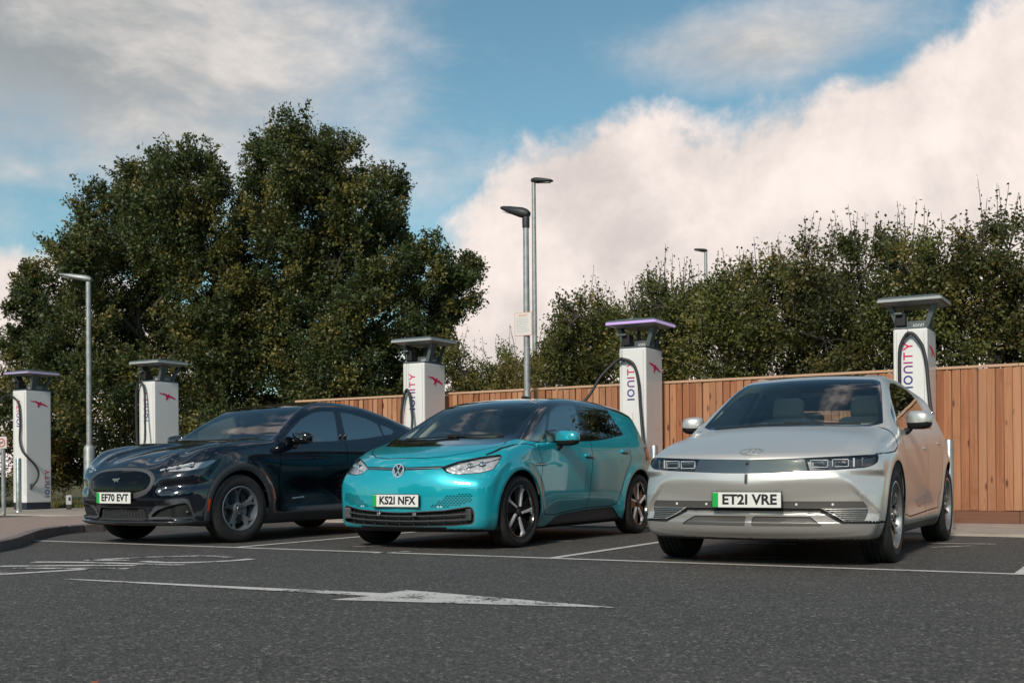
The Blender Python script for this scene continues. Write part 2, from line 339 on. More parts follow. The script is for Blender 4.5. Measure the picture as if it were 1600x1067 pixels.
class Shell:
    """closed car skin: field < 0 inside, in s (back from the nose), y, z"""
    def __init__(self, field, L, W, H, h=.02):
        self.f = field
        x0, z0 = -.06, .08
        nx = int((L+.12)/h)+2; ny = int((W+.06)/h)+1; nz = int((H+.06-z0)/h)+2
        xs = x0+h*np.arange(nx); ys = h*(np.arange(ny)+.5); zs = z0+h*np.arange(nz)
        X, Y, Z = np.meshgrid(xs, ys, zs, indexing='ij')
        half = field(X.ravel(), Y.ravel(), Z.ravel()).reshape(X.shape)
        G = np.concatenate([half[:, ::-1], half], axis=1)
        ys = np.concatenate([-ys[::-1], ys])
        S = G < 0
        nX, nY, nZ = [n-1 for n in G.shape]
        cnt = np.zeros((nX, nY, nZ), np.int8)
        off = [(a, b, c) for a in (0, 1) for b in (0, 1) for c in (0, 1)]
        for a, b, c in off: cnt += S[a:a+nX, b:b+nY, c:c+nZ]
        act = (cnt > 0) & (cnt < 8)
        I, J, K = np.nonzero(act)
        idx = np.full(act.shape, -1, np.int32); idx[I, J, K] = np.arange(len(I))
        val = {o: G[I+o[0], J+o[1], K+o[2]] for o in off}
        acc = np.zeros((len(I), 3)); num = np.zeros(len(I))
        for o in off:
            for ax in range(3):
                if o[ax]: continue
                q = list(o); q[ax] = 1; q = tuple(q)
                va, vb = val[o], val[q]; m = (va < 0) != (vb < 0)
                t = np.where(m, va/np.where(m, va-vb, 1), 0)
                for k in range(3): acc[:, k] += np.where(m, (t if k == ax else o[k]), 0)
                num += m
        P = acc/num[:, None]
        V = np.stack([xs[I]+P[:, 0]*h, ys[J]+P[:, 1]*h, zs[K]+P[:, 2]*h], 1)
        T = []
        for ax in range(3):
            sl0 = [slice(None)]*3; sl1 = [slice(None)]*3
            sl0[ax] = slice(0, -1); sl1[ax] = slice(1, None)
            A = S[tuple(sl0)]; B = S[tuple(sl1)]
            i = np.stack(np.nonzero(A != B), 1)
            u, v = (ax+1) % 3, (ax+2) % 3
            lim = np.array(act.shape)
            ok = (i[:, u] > 0) & (i[:, v] > 0) & (i[:, u] < lim[u]) & (i[:, v] < lim[v])
            i = i[ok]; inside = A[tuple(i.T)]
            def cell(du, dv):
                j = i.copy(); j[:, u] += du; j[:, v] += dv; return idx[tuple(j.T)]
            q = np.stack([cell(-1, -1), cell(0, -1), cell(0, 0), cell(-1, 0)], 1)
            q[~inside] = q[~inside][:, ::-1]
            T.append(q)
        Q = np.concatenate(T)
        self.V = V
        for _ in range(4): self.V = self.proj(self.V)
        d1 = np.sum((self.V[Q[:, 0]]-self.V[Q[:, 2]])**2, 1); d2 = np.sum((self.V[Q[:, 1]]-self.V[Q[:, 3]])**2, 1)
        c = d1 < d2
        T1 = np.where(c[:, None], Q[:, [0, 1, 2]], Q[:, [1, 2, 3]]); T2 = np.where(c[:, None], Q[:, [0, 2, 3]], Q[:, [1, 3, 0]])
        self.T = np.concatenate([T1, T2])
        self.lab = np.zeros(len(self.T), np.int32); self.names = ['body']
    def F(self, V): return self.f(V[:, 0], np.abs(V[:, 1]), V[:, 2])
    def grad(self, V, e=.006):
        g = np.zeros_like(V)
        for k in range(3):
            d = np.zeros(3); d[k] = e
            g[:, k] = (self.F(V+d)-self.F(V-d))/(2*e)
        return g
    def proj(self, V):
        g = self.grad(V, .004); n2 = np.sum(g*g, 1)
        st = (self.F(V)/np.maximum(n2, .05))[:, None]*g
        ln = np.linalg.norm(st, axis=1, keepdims=True)
        return V-st*np.minimum(1, .02/np.maximum(ln, 1e-9))
    def cut(self, name, gf, mask=None, over=None):
        """split triangles along gf == 0 and give the inside the label name"""
        V, T = self.V, self.T
        g = gf(V); g = np.where(np.abs(g) < 1e-5, 1e-5, g)
        s = g[T] < 0; n = s.sum(1)
        ok = n > 0
        if mask is not None:
            ix = np.nonzero(ok)[0]
            if len(ix): ok[ix] = mask(V[T[ix]].mean(1))
        if over is not None:
            ok &= np.isin(self.lab, [self.names.index(o) for o in over if o in self.names])
        mix = (n > 0) & (n < 3) & ok
        lid = self.names.index(name) if name in self.names else len(self.names)
        if lid == len(self.names): self.names.append(name)
        full = (n == 3) & ok
        self.lab[full] = lid
        M = np.nonzero(mix)[0]
        if not len(M): return
        t = T[M].copy(); sm = s[M]; one = n[M] == 1
        lone = np.where(one, np.argmax(sm, 1), np.argmin(sm, 1))
        a = t[np.arange(len(M)), lone]; b = t[np.arange(len(M)), (lone+1) % 3]; c = t[np.arange(len(M)), (lone+2) % 3]
        E = np.concatenate([np.stack([a, b], 1), np.stack([a, c], 1)])
        Es = np.sort(E, 1)
        U, inv = np.unique(Es, axis=0, return_inverse=True); inv = inv.ravel()
        ga, gb = g[U[:, 0]], g[U[:, 1]]; tt = (ga/(ga-gb))[:, None]
        NV = V[U[:, 0]]*(1-tt)+V[U[:, 1]]*tt
        p = len(V)+inv[:len(M)]; q = len(V)+inv[len(M):]
        self.V = np.concatenate([V, NV])
        old = self.lab[M]
        la = np.where(one, lid, old); lb = np.where(one, old, lid)
        keep = ~mix
        self.T = np.concatenate([T[keep], np.stack([a, p, q], 1), np.stack([p, b, c], 1), np.stack([p, c, q], 1)])
        self.lab = np.concatenate([self.lab[keep], la, lb, lb])
    def relabel_low(self, name, z1, nz):
        if name not in self.names: self.names.append(name)
        cen = self.V[self.T].mean(1); ix = np.nonzero(cen[:, 2] < z1)[0]; g = self.grad(cen[ix])
        k = g[:, 2] < nz*np.linalg.norm(g, axis=1)
        self.lab[ix[k]] = self.names.index(name)
    def get(self, name, side=0, sel=None):
        if name not in self.names: return None
        k = self.lab == self.names.index(name)
        if side or sel is not None:
            cen = self.V[self.T].mean(1)
            if side: k &= cen[:, 1]*side > 0
            if sel is not None: k &= sel(cen)
        T = self.T[k]
        if not len(T): return None
        u, inv = np.unique(T, return_inverse=True)
        V = self.V[u]; N = self.grad(V); N /= np.maximum(np.linalg.norm(N, axis=1, keepdims=True), 1e-9)
        return V, inv.reshape(-1, 3), N
    # surface look-ups: s on the front at (y, z); y on the side at (s, z); z on top at (s, y)
    def _root(self, fn, a, b, n=26):
        a = np.array(a, float); b = np.array(b, float)
        for _ in range(n):
            m = (a+b)/2; v = fn(m); a = np.where(v > 0, m, a); b = np.where(v > 0, b, m)
        return (a+b)/2
    def front(self, y, z):
        y = np.atleast_1d(np.asarray(y, float)); z = np.atleast_1d(np.asarray(z, float))
        return self._root(lambda s: self.f(s, np.abs(y), z), np.full(y.shape, -.3), np.full(y.shape, 1.0))
    def side(self, s, z):
        s = np.atleast_1d(np.asarray(s, float)); z = np.atleast_1d(np.asarray(z, float))
        return self._root(lambda y: self.f(s, y, z), np.full(s.shape, 1.3), np.full(s.shape, .2))
    def top(self, s, y):
        s = np.atleast_1d(np.asarray(s, float)); y = np.atleast_1d(np.asarray(y, float))
        return self._root(lambda z: self.f(s, np.abs(y), z), np.full(s.shape, 2.), np.full(s.shape, .5))
# ---------------------------------------------------------------- the three car bodies as fields (metres, s back from the nose)
def bump(s, z, cs, cz, a, rs, rz):
    return a*np.exp(-((s-cs)/rs)**2-((z-cz)/rz)**2)

def make_field(d):
    W = Tab2(d['ws'], d['wz'], [[p*w for w in d['w']] for p in d['plan']])
    Fc = Tab1(d['fz'], d['fs'], .025); Fy = Tab1(d['fy'], d['fp'], .05)
    Rc = Tab1(d['rz'], d['rs'], .03); Ry = Tab1(d['ry'], d['rp'], .05)
    Tc = Tab1(d['ts'], d['tz'], .05); Cr = Tab1(d['cs'], d['cr'], .08)
    Bt = Tab1(d['bs'], d['bz'], .05)
    kft = d.get('kft', .08); kfs = d.get('kfs', .14); kst = Tab1([0, .7, 1.2, 2, 4.6], d.get('kst', [.12, .12, .06, .08, .1]), .08)
    ex = d.get('extra'); bow = d.get('bow', .05); fex = d.get('fextra'); tex = d.get('textra')
    def parts(s, y, z):
        w = W(s, z)
        if ex: w = w+ex(s, z)
        t = Tc(s-bow*y*y)-Cr(s)*y*y
        if tex: t = t+tex(s, y)
        fr = Fc(z)+Fy(y)
        if fex: fr = fr+fex(y, z)
        return y-w, (z-t)*.93, (fr-s)*.95, (s-Rc(z)-Ry(y))*.95, Bt(s)-z
    def f(s, y, z):
        a, b, c, e, g = parts(s, y, z)
        v = smax(a, b, kst(s)); v = smax(v, smax(c, b, kft) if False else c, kfs)
        v = smax(v, e, .10)
        return smax(v, g, .05)
    f.parts = parts
    return f

# --- teal hatchback
def vw_extra(s, z):
    zc = .775+.062*(s-1.2)
    r1 = np.hypot(s-.80, z-.345); r2 = np.hypot(s-3.57, z-.345)
    v = -.16*(softplus(z-zc, .008)-softplus(z-zc-.10, .03))*sstep(.9, 1.5, s)
    v = v+.016*np.exp(-((r1-.42)/.05)**2)+.016*np.exp(-((r2-.42)/.05)**2)
    v = v-.035*np.exp(-((z-.30)/.10)**2)*sstep(1.25, 1.7, s)*(1-sstep(2.8, 3.15, s))
    return v
def vw_f(y, z): return .17*sstep(.58, .86, z)*y*y-.03*sstep(.4, .2, z)*y*y
VW = dict(L=4.26, W=.93, H=1.57,
    ws=[0, .3, .8, 1.4, 2.2, 3.57, 4.0, 4.26], plan=[.945, .98, .998, .99, .995, 1.0, .955, .88],
    wz=[.12, .2, .3, .45, .6, .75, .9, 1.0, 1.06, 1.3, 1.45, 1.56], w=[.79, .835, .87, .885, .893, .897, .89, .876, .852, .735, .658, .59],
    fz=[.12, .17, .22, .35, .5, .62, .75, .84, .92, 1.0], fs=[.17, .09, .035, .012, .005, .012, .045, .10, .20, .40],
    fy=[0, .2, .4, .6, .75, .92], fp=[0, .012, .045, .105, .165, .26],
    rz=[.12, .3, .5, .8, .95, 1.05, 1.2, 1.35, 1.45, 1.55], rs=[4.10, 4.2, 4.25, 4.25, 4.20, 4.15, 4.08, 4.02, 3.98, 3.93],
    ry=[0, .3, .6, .9], rp=[0, -.015, -.08, -.25],
    ts=[-.3, 0, .1, .2, .35, .6, .9, 1.0, 1.3, 1.65, 1.85, 2.1, 2.5, 3.0, 3.5, 3.9, 4.3], tz=[.55, .755, .838, .888, .93, .992, 1.064, 1.105, 1.255, 1.425, 1.482, 1.52, 1.542, 1.535, 1.495, 1.42, 1.33],
    cs=[0, .5, 1, 1.8, 3, 4.3], cr=[.03, .05, .04, .07, .07, .07], bow=.06,
    bs=[0, .4, 1, 3.4, 4.26], bz=[.165, .17, .155, .155, .22], extra=vw_extra, fextra=vw_f, kft=.06, kfs=.10, kst=[.14, .14, .12, .09, .11])

# --- silver crossover with square lamps
def ion_extra(s, z):
    r1 = np.hypot(s-.845, z-.37); r2 = np.hypot(s-3.845, z-.37)
    v = .020*np.exp(-((r1-.45)/.06)**2)+.020*np.exp(-((r2-.45)/.06)**2)
    zc = .885+.058*(s-1.5)                       # upper crease through the handles
    v = v-.20*(softplus(z-zc, .006)-softplus(z-zc-.12, .03))*sstep(1.2, 1.5, s)*(1-sstep(3.5, 3.9, s))
    zd = .90-(s-1.35)*.30                        # falling diagonal crease
    v = v-.13*(softplus(zd-z, .008)-softplus(zd-z-.16, .03))*sstep(1.3, 1.5, s)*(1-sstep(3.0, 3.4, s))
    v = v+.045*np.exp(-((z-.30)/.07)**2)*sstep(1.3, 1.6, s)*(1-sstep(3.1, 3.4, s))
    return v
def ion_f(y, z):
    zr = .612+.105*np.minimum(y, .75)            # chevron ridge, lowest at the middle
    v = .34*softplus(zr-z, .006)-.34*softplus(zr-z-.145, .015)
    c = (y-.655-.80*(.68-z))                        # corner facet turned away from the front
    v = v+(.42*softplus(c, .006)-.34*np.minimum(softplus(zr-z, .006), .145)*sstep(-.01, .05, c))*sstep(.30, .38, z)*(1-sstep(.66, .73, z))
    v = v-.075*sstep(.40, .33, z)+.09*y*y*sstep(.62, .80, z)
    return v
ION_YC = Tab1([-.2, .28, .64, 1.07, 1.24, 1.6], [.60, .64, .674, .735, .80, .9], .06)
def ion_t(s, y): return -.13*softplus(y-ION_YC(s), .010)*sstep(1.35, 1.15, s)*sstep(.1, .3, s)
ION = dict(L=4.635, W=.97, H=1.62,
    ws=[0, .3, .845, 1.4, 2.4, 3.845, 4.3, 4.63], plan=[.965, .995, 1.0, .995, .995, 1.0, .925, .84],
    wz=[.12, .2, .3, .45, .6, .75, .85, .95, 1.04, 1.09, 1.3, 1.5, 1.62], w=[.80, .85, .895, .92, .928, .93, .925, .915, .897, .875, .775, .67, .59],
    fz=[.15, .21, .26, .34, .45, .55, .62, .70, .78, .83, .88, .95, 1.02], fs=[.17, .10, .045, .03, .012, .0, .0, .012, .035, .052, .07, .09, .11],
    fy=[0, .3, .5, .7, .8, .95], fp=[0, .016, .046, .10, .145, .25],
    rz=[.12, .3, .5, .8, .95, 1.05, 1.2, 1.4, 1.5, 1.6], rs=[4.45, 4.55, 4.62, 4.62, 4.56, 4.40, 4.28, 4.16, 4.12, 4.08],
    ry=[0, .3, .6, .95], rp=[0, -.015, -.08, -.26],
    ts=[-.3, 0, .06, .15, .4, .7, 1.0, 1.13, 1.3, 1.6, 1.95, 2.15, 2.5, 2.9, 3.4, 3.9, 4.3, 4.6], tz=[.74, .826, .843, .874, .955, 1.03, 1.083, 1.105, 1.19, 1.345, 1.515, 1.57, 1.60, 1.60, 1.562, 1.475, 1.385, 1.30],
    cs=[0, .5, 1, 1.8, 3, 4.6], cr=[.06, .045, .085, .06, .06, .07], bow=.12,
    bs=[0, .4, 1, 3.6, 4.63], bz=[.19, .20, .17, .17, .25], extra=ion_extra, fextra=ion_f, textra=ion_t, kft=.03, kfs=.035, kst=[.10, .12, .09, .07, .10])

# --- dark blue coupe crossover
def mach_extra(s, z):
    r1 = np.hypot(s-.88, z-.36); r2 = np.hypot(s-3.864, z-.36)
    v = .022*np.exp(-((r1-.45)/.07)**2)+.022*np.exp(-((r2-.45)/.07)**2)
    v = v+bump(s, z, .95, .90, .022, .55, .14)+bump(s, z, 3.75, .93, .045, .65, .14)
    v = v-.035*np.exp(-((z-.52)/.16)**2)*sstep(1.3, 1.9, s)*(1-sstep(2.7, 3.4, s))
    v = v+.030*np.exp(-((z-.30)/.06)**2)*sstep(1.35, 1.7, s)*(1-sstep(3.0, 3.35, s))
    zc = .93+.03*(s-1.2)
    v = v-.15*(softplus(z-zc, .012)-softplus(z-zc-.10, .03))*sstep(.6, 1.3, s)
    return v
def mach_f(y, z):
    v = .055*sstep(.46, .40, z)*sstep(.24, .29, z)*sstep(.72, .60, y)
    v = v-.05*sstep(.27, .235, z)
    v = v+.05*np.exp(-((z-.60-.10*(y-.6))/.05)**2)*sstep(.5, .62, y)      # hollow under the lamps
    return v
def mach_t(s, y):
    r = .026*np.exp(-((y-(.50-.10*sstep(.1, 1.3, s)))/.07)**2)-.020*np.exp(-((y-(.30-.02*s))/.10)**2)
    r = r+.014*np.exp(-(y/.13)**2)
    r = r*sstep(.10, .35, s)+.035*np.exp(-((y-.76)/.14)**2)*sstep(.22, .5, s)*(1-.35*sstep(.7, 1.1, s))
    return r*(1-sstep(1.0, 1.4, s))
MACH = dict(L=4.713, W=.97, H=1.63,
    ws=[0, .2, .5, .88, 1.5, 2.2, 3.0, 3.864, 4.4, 4.7], plan=[.90, .94, .975, 1.0, .985, .975, .98, 1.0, .95, .88],
    wz=[.12, .2, .3, .45, .6, .75, .88, 1.0, 1.07, 1.3, 1.5, 1.62], w=[.80, .85, .89, .915, .92, .918, .91, .897, .875, .785, .68, .60],
    fz=[.15, .2, .26, .35, .48, .6, .7, .78, .83, .90, .98], fs=[.15, .075, .02, .01, .0, .0, .012, .045, .08, .13, .18],
    fy=[0, .3, .5, .7, .85, .97], fp=[0, .025, .07, .14, .22, .33],
    rz=[.12, .3, .5, .8, 1.0, 1.15, 1.25, 1.35], rs=[4.5, 4.62, 4.70, 4.70, 4.64, 4.54, 4.46, 4.36],
    ry=[0, .3, .6, .95], rp=[0, -.015, -.06, -.2],
    ts=[-.3, 0, .1, .2, .4, .7, 1.0, 1.3, 1.43, 1.8, 2.2, 2.45, 2.75, 3.1, 3.5, 3.9, 4.1, 4.3, 4.5, 4.7], tz=[.55, .745, .81, .862, .93, .998, 1.045, 1.08, 1.10, 1.31, 1.515, 1.575, 1.592, 1.575, 1.505, 1.395, 1.345, 1.275, 1.23, 1.18],
    cs=[0, .5, 1, 1.8, 3, 4.7], cr=[.03, -.02, -.02, .0, .05, .075], bow=.06,
    bs=[0, .4, 1, 3.6, 4.7], bz=[.20, .20, .18, .18, .28], extra=mach_extra, fextra=mach_f, textra=mach_t, kft=.05, kfs=.18, kst=[.10, .08, .06, .07, .1])
# ---------------------------------------------------------------- cars
FLIP = np.array([-1., 1., 1.])
def lp(s, y, z): return (-s, y, z)
def bound_loops(T):
    E = np.concatenate([T[:, [0, 1]], T[:, [1, 2]], T[:, [2, 0]]]); S = np.sort(E, 1)
    _, inv, c = np.unique(S, axis=0, return_inverse=True, return_counts=True)
    return E[c[inv.ravel()] == 1]
def part(sh, label, name, mat, parent, side=0, off=0., push=None, wall=None, flip=False, sel=None):
    """one label of the skin as an object; off along the normal, push as a vector, wall = material of the reveal"""
    g = sh.get(label, side, sel)
    if g is None: return None
    V, T, N = g; V0 = V.copy()
    if off: V = V+N*off
    if push is not None: V = V+np.array(push)
    T2 = T if flip else T[:, ::-1]; N2 = N*FLIP*(-1 if flip else 1)
    o = tmesh(name, V*FLIP, T2, mat, parent, N2)
    if wall is not None:
        B = bound_loops(T); n = len(V)
        VV = np.concatenate([V0, V])*FLIP
        Q = np.stack([B[:, 0], B[:, 1], B[:, 1]+n, B[:, 0]+n], 1)
        u, inv = np.unique(Q, return_inverse=True)
        tmesh('reveal', VV[u], inv.reshape(-1, 4), wall, o, None, smooth=False)
    return o
def sdm(sh): return lambda k: (lambda C: sh.f.parts(C[:, 0], np.abs(C[:, 1]), C[:, 2])[k])
def g_front(poly, r=0.): return lambda V: sdpoly(np.abs(V[:, 1]), V[:, 2], poly, r)
def g_wrap(poly, r=0.): return lambda V: sdpoly(np.abs(V[:, 1])+V[:, 0], V[:, 2], poly, r)
def g_side(poly, r=0.): return lambda V: sdpoly(V[:, 0], V[:, 2], poly, r)
def g_top(poly, r=0.): return lambda V: sdpoly(V[:, 0], np.abs(V[:, 1]), poly, r)
def grow(g, d): return lambda V: g(V)-d
def ring(g, w): return lambda V: np.abs(g(V))-w
def g_arch(s, z, r): return lambda V: np.hypot(V[:, 0]-s, V[:, 2]-z)-r
def m_side(C): return np.abs(C[:, 1]) > .55
def m_front(C): return C[:, 0] < .75

def ribbon(sh, pts, w, off=.002):
    """thin strip laid on the skin through (s, y, z) surface points"""
    P = np.array(pts, float); N = sh.grad(P); N /= np.linalg.norm(N, axis=1, keepdims=True)
    t = np.gradient(P, axis=0); t /= np.linalg.norm(t, axis=1, keepdims=True)
    b = np.cross(N, t)
    V = np.concatenate([P+N*off+b*w/2, P+N*off-b*w/2, P-N*.004+b*w/2, P-N*.004-b*w/2]); n = len(P)
    F = []
    for i in range(n-1):
        for a, c in ((0, 1), (2, 0), (1, 3)): F.append((a*n+i, a*n+i+1, c*n+i+1, c*n+i))
    return V*FLIP, np.array(F)
def path_front(sh, ys, zs):
    s = sh.front(ys, zs); return np.stack([s, ys, zs], 1)
def path_side(sh, ss, zs, sgn=1):
    y = sh.side(ss, zs); return np.stack([ss, sgn*y, zs], 1)

# --- wheels: built facing +y with the hub at the origin
def spoke(mb, poly, y0, y1, n, ph=0.):
    for k in range(n):
        a = ph+2*math.pi*k/n; c, s_ = math.cos(a), math.sin(a)
        M = Matrix(((c, -s_, 0, 0), (0, 0, 1, 0), (s_, c, 0, 0), (0, 0, 0, 1)))
        mb.prism(poly, y0, y1, M)
def sweep_spoke(mb, pts, n, ph=0.):
    """spoke through (radius, tangential, y, half width, thickness) stations"""
    for k in range(n):
        a = ph+2*math.pi*k/n; c, s_ = math.cos(a), math.sin(a); vs = []
        for r, t, y, w, th in pts:
            for dt, dy in ((-w, -th), (-w*.75, 0), (w*.75, 0), (w, -th)):
                X, Zz = r, t+dt; vs.append((X*c-Zz*s_, y+dy, X*s_+Zz*c))
        m = len(pts); fs = [(i*4+j, i*4+(j+1) % 4, (i+1)*4+(j+1) % 4, (i+1)*4+j) for i in range(m-1) for j in range(4)]
        fs += [(0, 1, 2, 3), tuple((m-1)*4+j for j in (3, 2, 1, 0))]
        mb.add(vs, fs)
MY = Matrix(((1, 0, 0, 0), (0, 0, 1, 0), (0, 1, 0, 0), (0, 0, 0, 1)))      # lathe axis z -> y
def tyre_prof(Rt, Rr, w):
    h = w/2; b = .022
    p = [(Rr-.004, -h*.86), (Rr+.012, -h*.94), ((Rt+Rr)/2, -h*1.03), (Rt-.035, -h*.98), (Rt-.012, -h*.90), (Rt-.003, -h*.78)]
    for q in (-.5, -.17, .17, .5):
        p += [(Rt, h*(q-.07)), (Rt-.008, h*(q-.055)), (Rt-.008, h*(q+.055)), (Rt, h*(q+.07))]
    p += [(Rt-.003, h*.78), (Rt-.012, h*.90), (Rt-.035, h*.98), (Rt-.05, h*1.0), ((Rt+Rr)/2, h*1.03), (Rr+.03, h*1.0), (Rr+.012, h*.95), (Rr-.004, h*.86)]
    return p
def make_wheel(parent, style, Rt, Rr, w):
    """returns an Empty wheel with tyre, rim, brake disc and hub"""
    e = bpy.data.objects.new('wheel', None); e.empty_display_size = .1; link(e, parent)
    MB().lathe(tyre_prof(Rt, Rr, w), 72, MY).build('tyre', M_TYRE, e, smooth=True, angle=50)
    h = w/2
    rimm = {'pin': M_RIMB, 'turbine': M_RIMT, 'star': M_RIMG}[style]
    rb = MB().lathe([(Rr+.004, h*.93), (Rr-.004, h*.97), (Rr-.014, h*.94), (Rr-.02, h*.80), (Rr-.03, h*.3), (Rr-.035, -h*.8), (Rr, -h*.92)], 64, MY)
    rim = rb.build('rim', rimm, e, smooth=True, angle=40)
    MB().lathe([(.001, -.02), (Rr-.05, -.02), (Rr-.05, -.045), (.001, -.045)], 40, MY).build('brake_disc', M_STEEL, e, smooth=True, angle=30)
    MB().box((-.11, .0, .10), (.08, .07, .16), .02).build('brake_caliper', M_DARK, e)
    MB().lathe([(.001, -h), (Rr-.032, -h), (Rr-.032, -h+.005)], 32, MY).build('wheel_back', M_BLACK, e)
    yo = h*.86
    a = MB(); s2 = MB()
    if style == 'pin':
        R2 = Rr-.012
        spoke(a, [(.045, -.030), (.045, .022), (R2-.004, .030), (R2-.002, -.085), (.14, -.062)], yo-.055, yo-.022, 5, .45)
        spoke(s2, [(.050, .018), (.050, .036), (R2-.05, .058), (R2-.016, .122), (R2, .085), (R2, .030), (R2-.03, .034)], yo-.03, yo-.008, 5, .45)
        spoke(s2, [(R2-.02, -.10), (R2, -.085), (R2+.001, -.045), (R2-.006, -.03)], yo-.03, yo-.010, 5, .45)
        s2.build('machined_face', M_MACH, rim)
    elif style == 'turbine':
        R2 = Rr-.012
        for k in range(10):
            ph = 2*math.pi*k/10
            sweep_spoke(a, [(.06, 0, yo-.05, .012, .03), (.14, .012, yo-.03, .009, .03), (R2, .045, yo-.008, .011, .03)], 1, ph)
            sweep_spoke(a, [(.06, 0, yo-.05, .012, .03), (.14, -.012, yo-.036, .007, .03), (R2, -.035, yo-.014, .009, .03)], 1, ph)
        spoke(s2, [(.17, -.016), (.17, .016), (R2, .034), (R2, -.030)], yo-.05, yo-.03, 10, math.pi/10)
        s2.build('spoke_insert', M_RIMB, rim)
    else:
        R2 = Rr-.012
        for k in range(5):
            ph = math.pi/2+2*math.pi*k/5
            sweep_spoke(a, [(.04, 0, yo-.035, .034, .04), (.11, 0, yo-.03, .026, .04), (.17, .012, yo-.016, .020, .04), (R2, .052, yo-.004, .020, .04)], 1, ph)
            sweep_spoke(a, [(.10, 0, yo-.034, .022, .04), (.17, -.012, yo-.016, .020, .04), (R2, -.052, yo-.004, .020, .04)], 1, ph)
    a.lathe([(.001, yo-.02), (.05, yo-.022), (.068, yo-.035), (.07, yo-.07)], 24, MY)
    for k in range(5):
        c = (.052*math.cos(1+k*1.2566), yo-.018, .052*math.sin(1+k*1.2566)); a.tube([c, (c[0], c[1]-.02, c[2])], .009, 6)
    a.build('spokes', rimm, rim, smooth=True, angle=30)
    MB().lathe([(.001, yo-.008), (.024, yo-.009), (.029, yo-.014), (.03, yo-.024)], 20, MY).build('hub_cap', M_STEEL if style != 'pin' else M_DARK, e, smooth=True)
    return e

def number_plate(parent, sh, y0, z0, txt, tilt=0., lift=.012):
    s = float(sh.front([y0, y0-.2, y0+.2], [z0, z0, z0]).min())-lift
    p = MB().box((0, 0, 0), (.007, .524, .114), .003).build('number_plate', M_PLATE, parent)
    p.location = (-s, y0, z0); p.rotation_euler = (0, -tilt, 0)
    MB().box((.0045, -.238, 0), (.003, .044, .108)).build('green_flash', M_GREEN, p)
    t = text_mesh('registration', txt, .106, M_INK, p, .0008, sx=.86, space=1.02, bold=.0035)
    t.matrix_local = Matrix(((0, 0, 1, .0046), (1, 0, 0, .022), (0, 1, 0, 0), (0, 0, 0, 1)))
    w = t.dimensions
    f = .415/max(w.x, .01); t.scale = (min(f, 1.4), .079/max(w.y, .01), 1)
    MB().box((-.006, 0, 0), (.012, .536, .126), .004).build('plate_frame', M_BLACK, p)
    return p

def rbox(c, d, bev, tilt=0.):
    return MB().box((0, 0, 0), d, bev), c, tilt
def seat(parent, s, y, mat, up=0., back_tilt=.32, name='seat'):
    def P(n, c, d, bev, tilt, par, m=mat):
        o = MB().box((0, 0, 0), d, bev).build(n, m, par, smooth=True, angle=70); o.location = lp(*c); o.rotation_euler = (0, tilt, 0); return o
    b = P(name, (s+.10, y, .80+up), (.15, .50, .66), .07, -back_tilt, parent)
    P('cushion', (-.30, 0, -.30), (.50, .50, .16), .06, back_tilt, b)
    P('headrest', (.02, 0, .43), (.13, .30, .23), .06, 0, b)
    for q in (-.21, .21): P('bolster', (-.04, q, -.02), (.14, .09, .5), .04, 0, b)
    return b
def steering(parent, s, y, z, mat):
    mb = MB(); n = 28; r = .18
    M = Matrix.Translation(lp(s, y, z)) @ Matrix.Rotation(R(-62), 4, 'Y')
    pts = [M @ Vector((r*math.cos(2*math.pi*k/n), r*math.sin(2*math.pi*k/n), 0)) for k in range(n+1)]
    mb.tube(pts, .015, 8)
    mb.box((0, 0, 0), (.08, .17, .03), .012, None); 
    v = mb.v
    for i in range(len(pts)*8, len(v)): v[i] = tuple(M @ Vector(v[i]))
    for a in (0, math.pi, -math.pi/2):
        mb.tube([M @ Vector((.03*math.sin(a), .05*math.cos(a), 0)), M @ Vector((r*math.sin(a), r*math.cos(a), 0))], .014, 6)
    return mb.build('steering_wheel', mat, parent, smooth=True, angle=60)
def interior(parent, c):
    """dashboard, seats, floor, mirror"""
    d = c['dash']; mat = c['trim']; W = c['iw']
    prof = [(d-.16, .94), (d-.02, .985), (d+.18, .985), (d+.33, .93), (d+.36, .80), (d+.30, .62), (d-.16, .60)]
    mb = MB(); n = len(prof)
    mb.add([lp(s, y, z) for y in (-W, W) for s, z in prof], [tuple(range(n-1, -1, -1)), tuple(range(n, 2*n))]+[(i, (i+1) % n, n+(i+1) % n, n+i) for i in range(n)])
    mb.build('dashboard', M_DARK if not c.get('dashm') else c['dashm'], parent, smooth=True, angle=50)
    MB().box(lp((d+c['L']-.4)/2, 0, .36), (c['L']-.6-d, 2*W-.06, .04)).build('cabin_floor', M_DARK, parent)
    MB().box(lp(c['L']-.75, 0, .72), (.05, 2*W-.15, .5), .02).build('load_cover', M_DARK, parent)
    seat(parent, c['seat'], -.37, mat, c.get('up', 0)); seat(parent, c['seat'], .37, mat, c.get('up', 0))
    r = seat(parent, c['seat']+.86, -.38, mat, name='rear_seat'); seat(parent, c['seat']+.86, .38, mat, name='rear_seat')
    steering(parent, c['seat']-.58, -.37, .98, M_DARK)
    m = MB().box((0, 0, 0), (.03, .23, .065), .02).build('rear_view_mirror', M_DARK, parent, smooth=True, angle=60); m.location = lp(*c['rvm'])
def liners(parent, sh, axles, Rr, y0=.50, y1=.86):
    for s in axles:
        for sg in (-1, 1):
            n = 24; vs = []; fs = []
            for y in (y0, y1):
                for k in range(n+1):
                    a = R(-25)+R(230)*k/n; vs.append(lp(s+Rr*math.cos(a), sg*y, .36+Rr*math.sin(a)))
            fs = [(k, k+1, n+2+k, n+1+k) for k in range(n)]+[tuple(range(n+1))]
            MB().add(vs, fs).build('wheel_arch_liner', M_BLACK, parent)
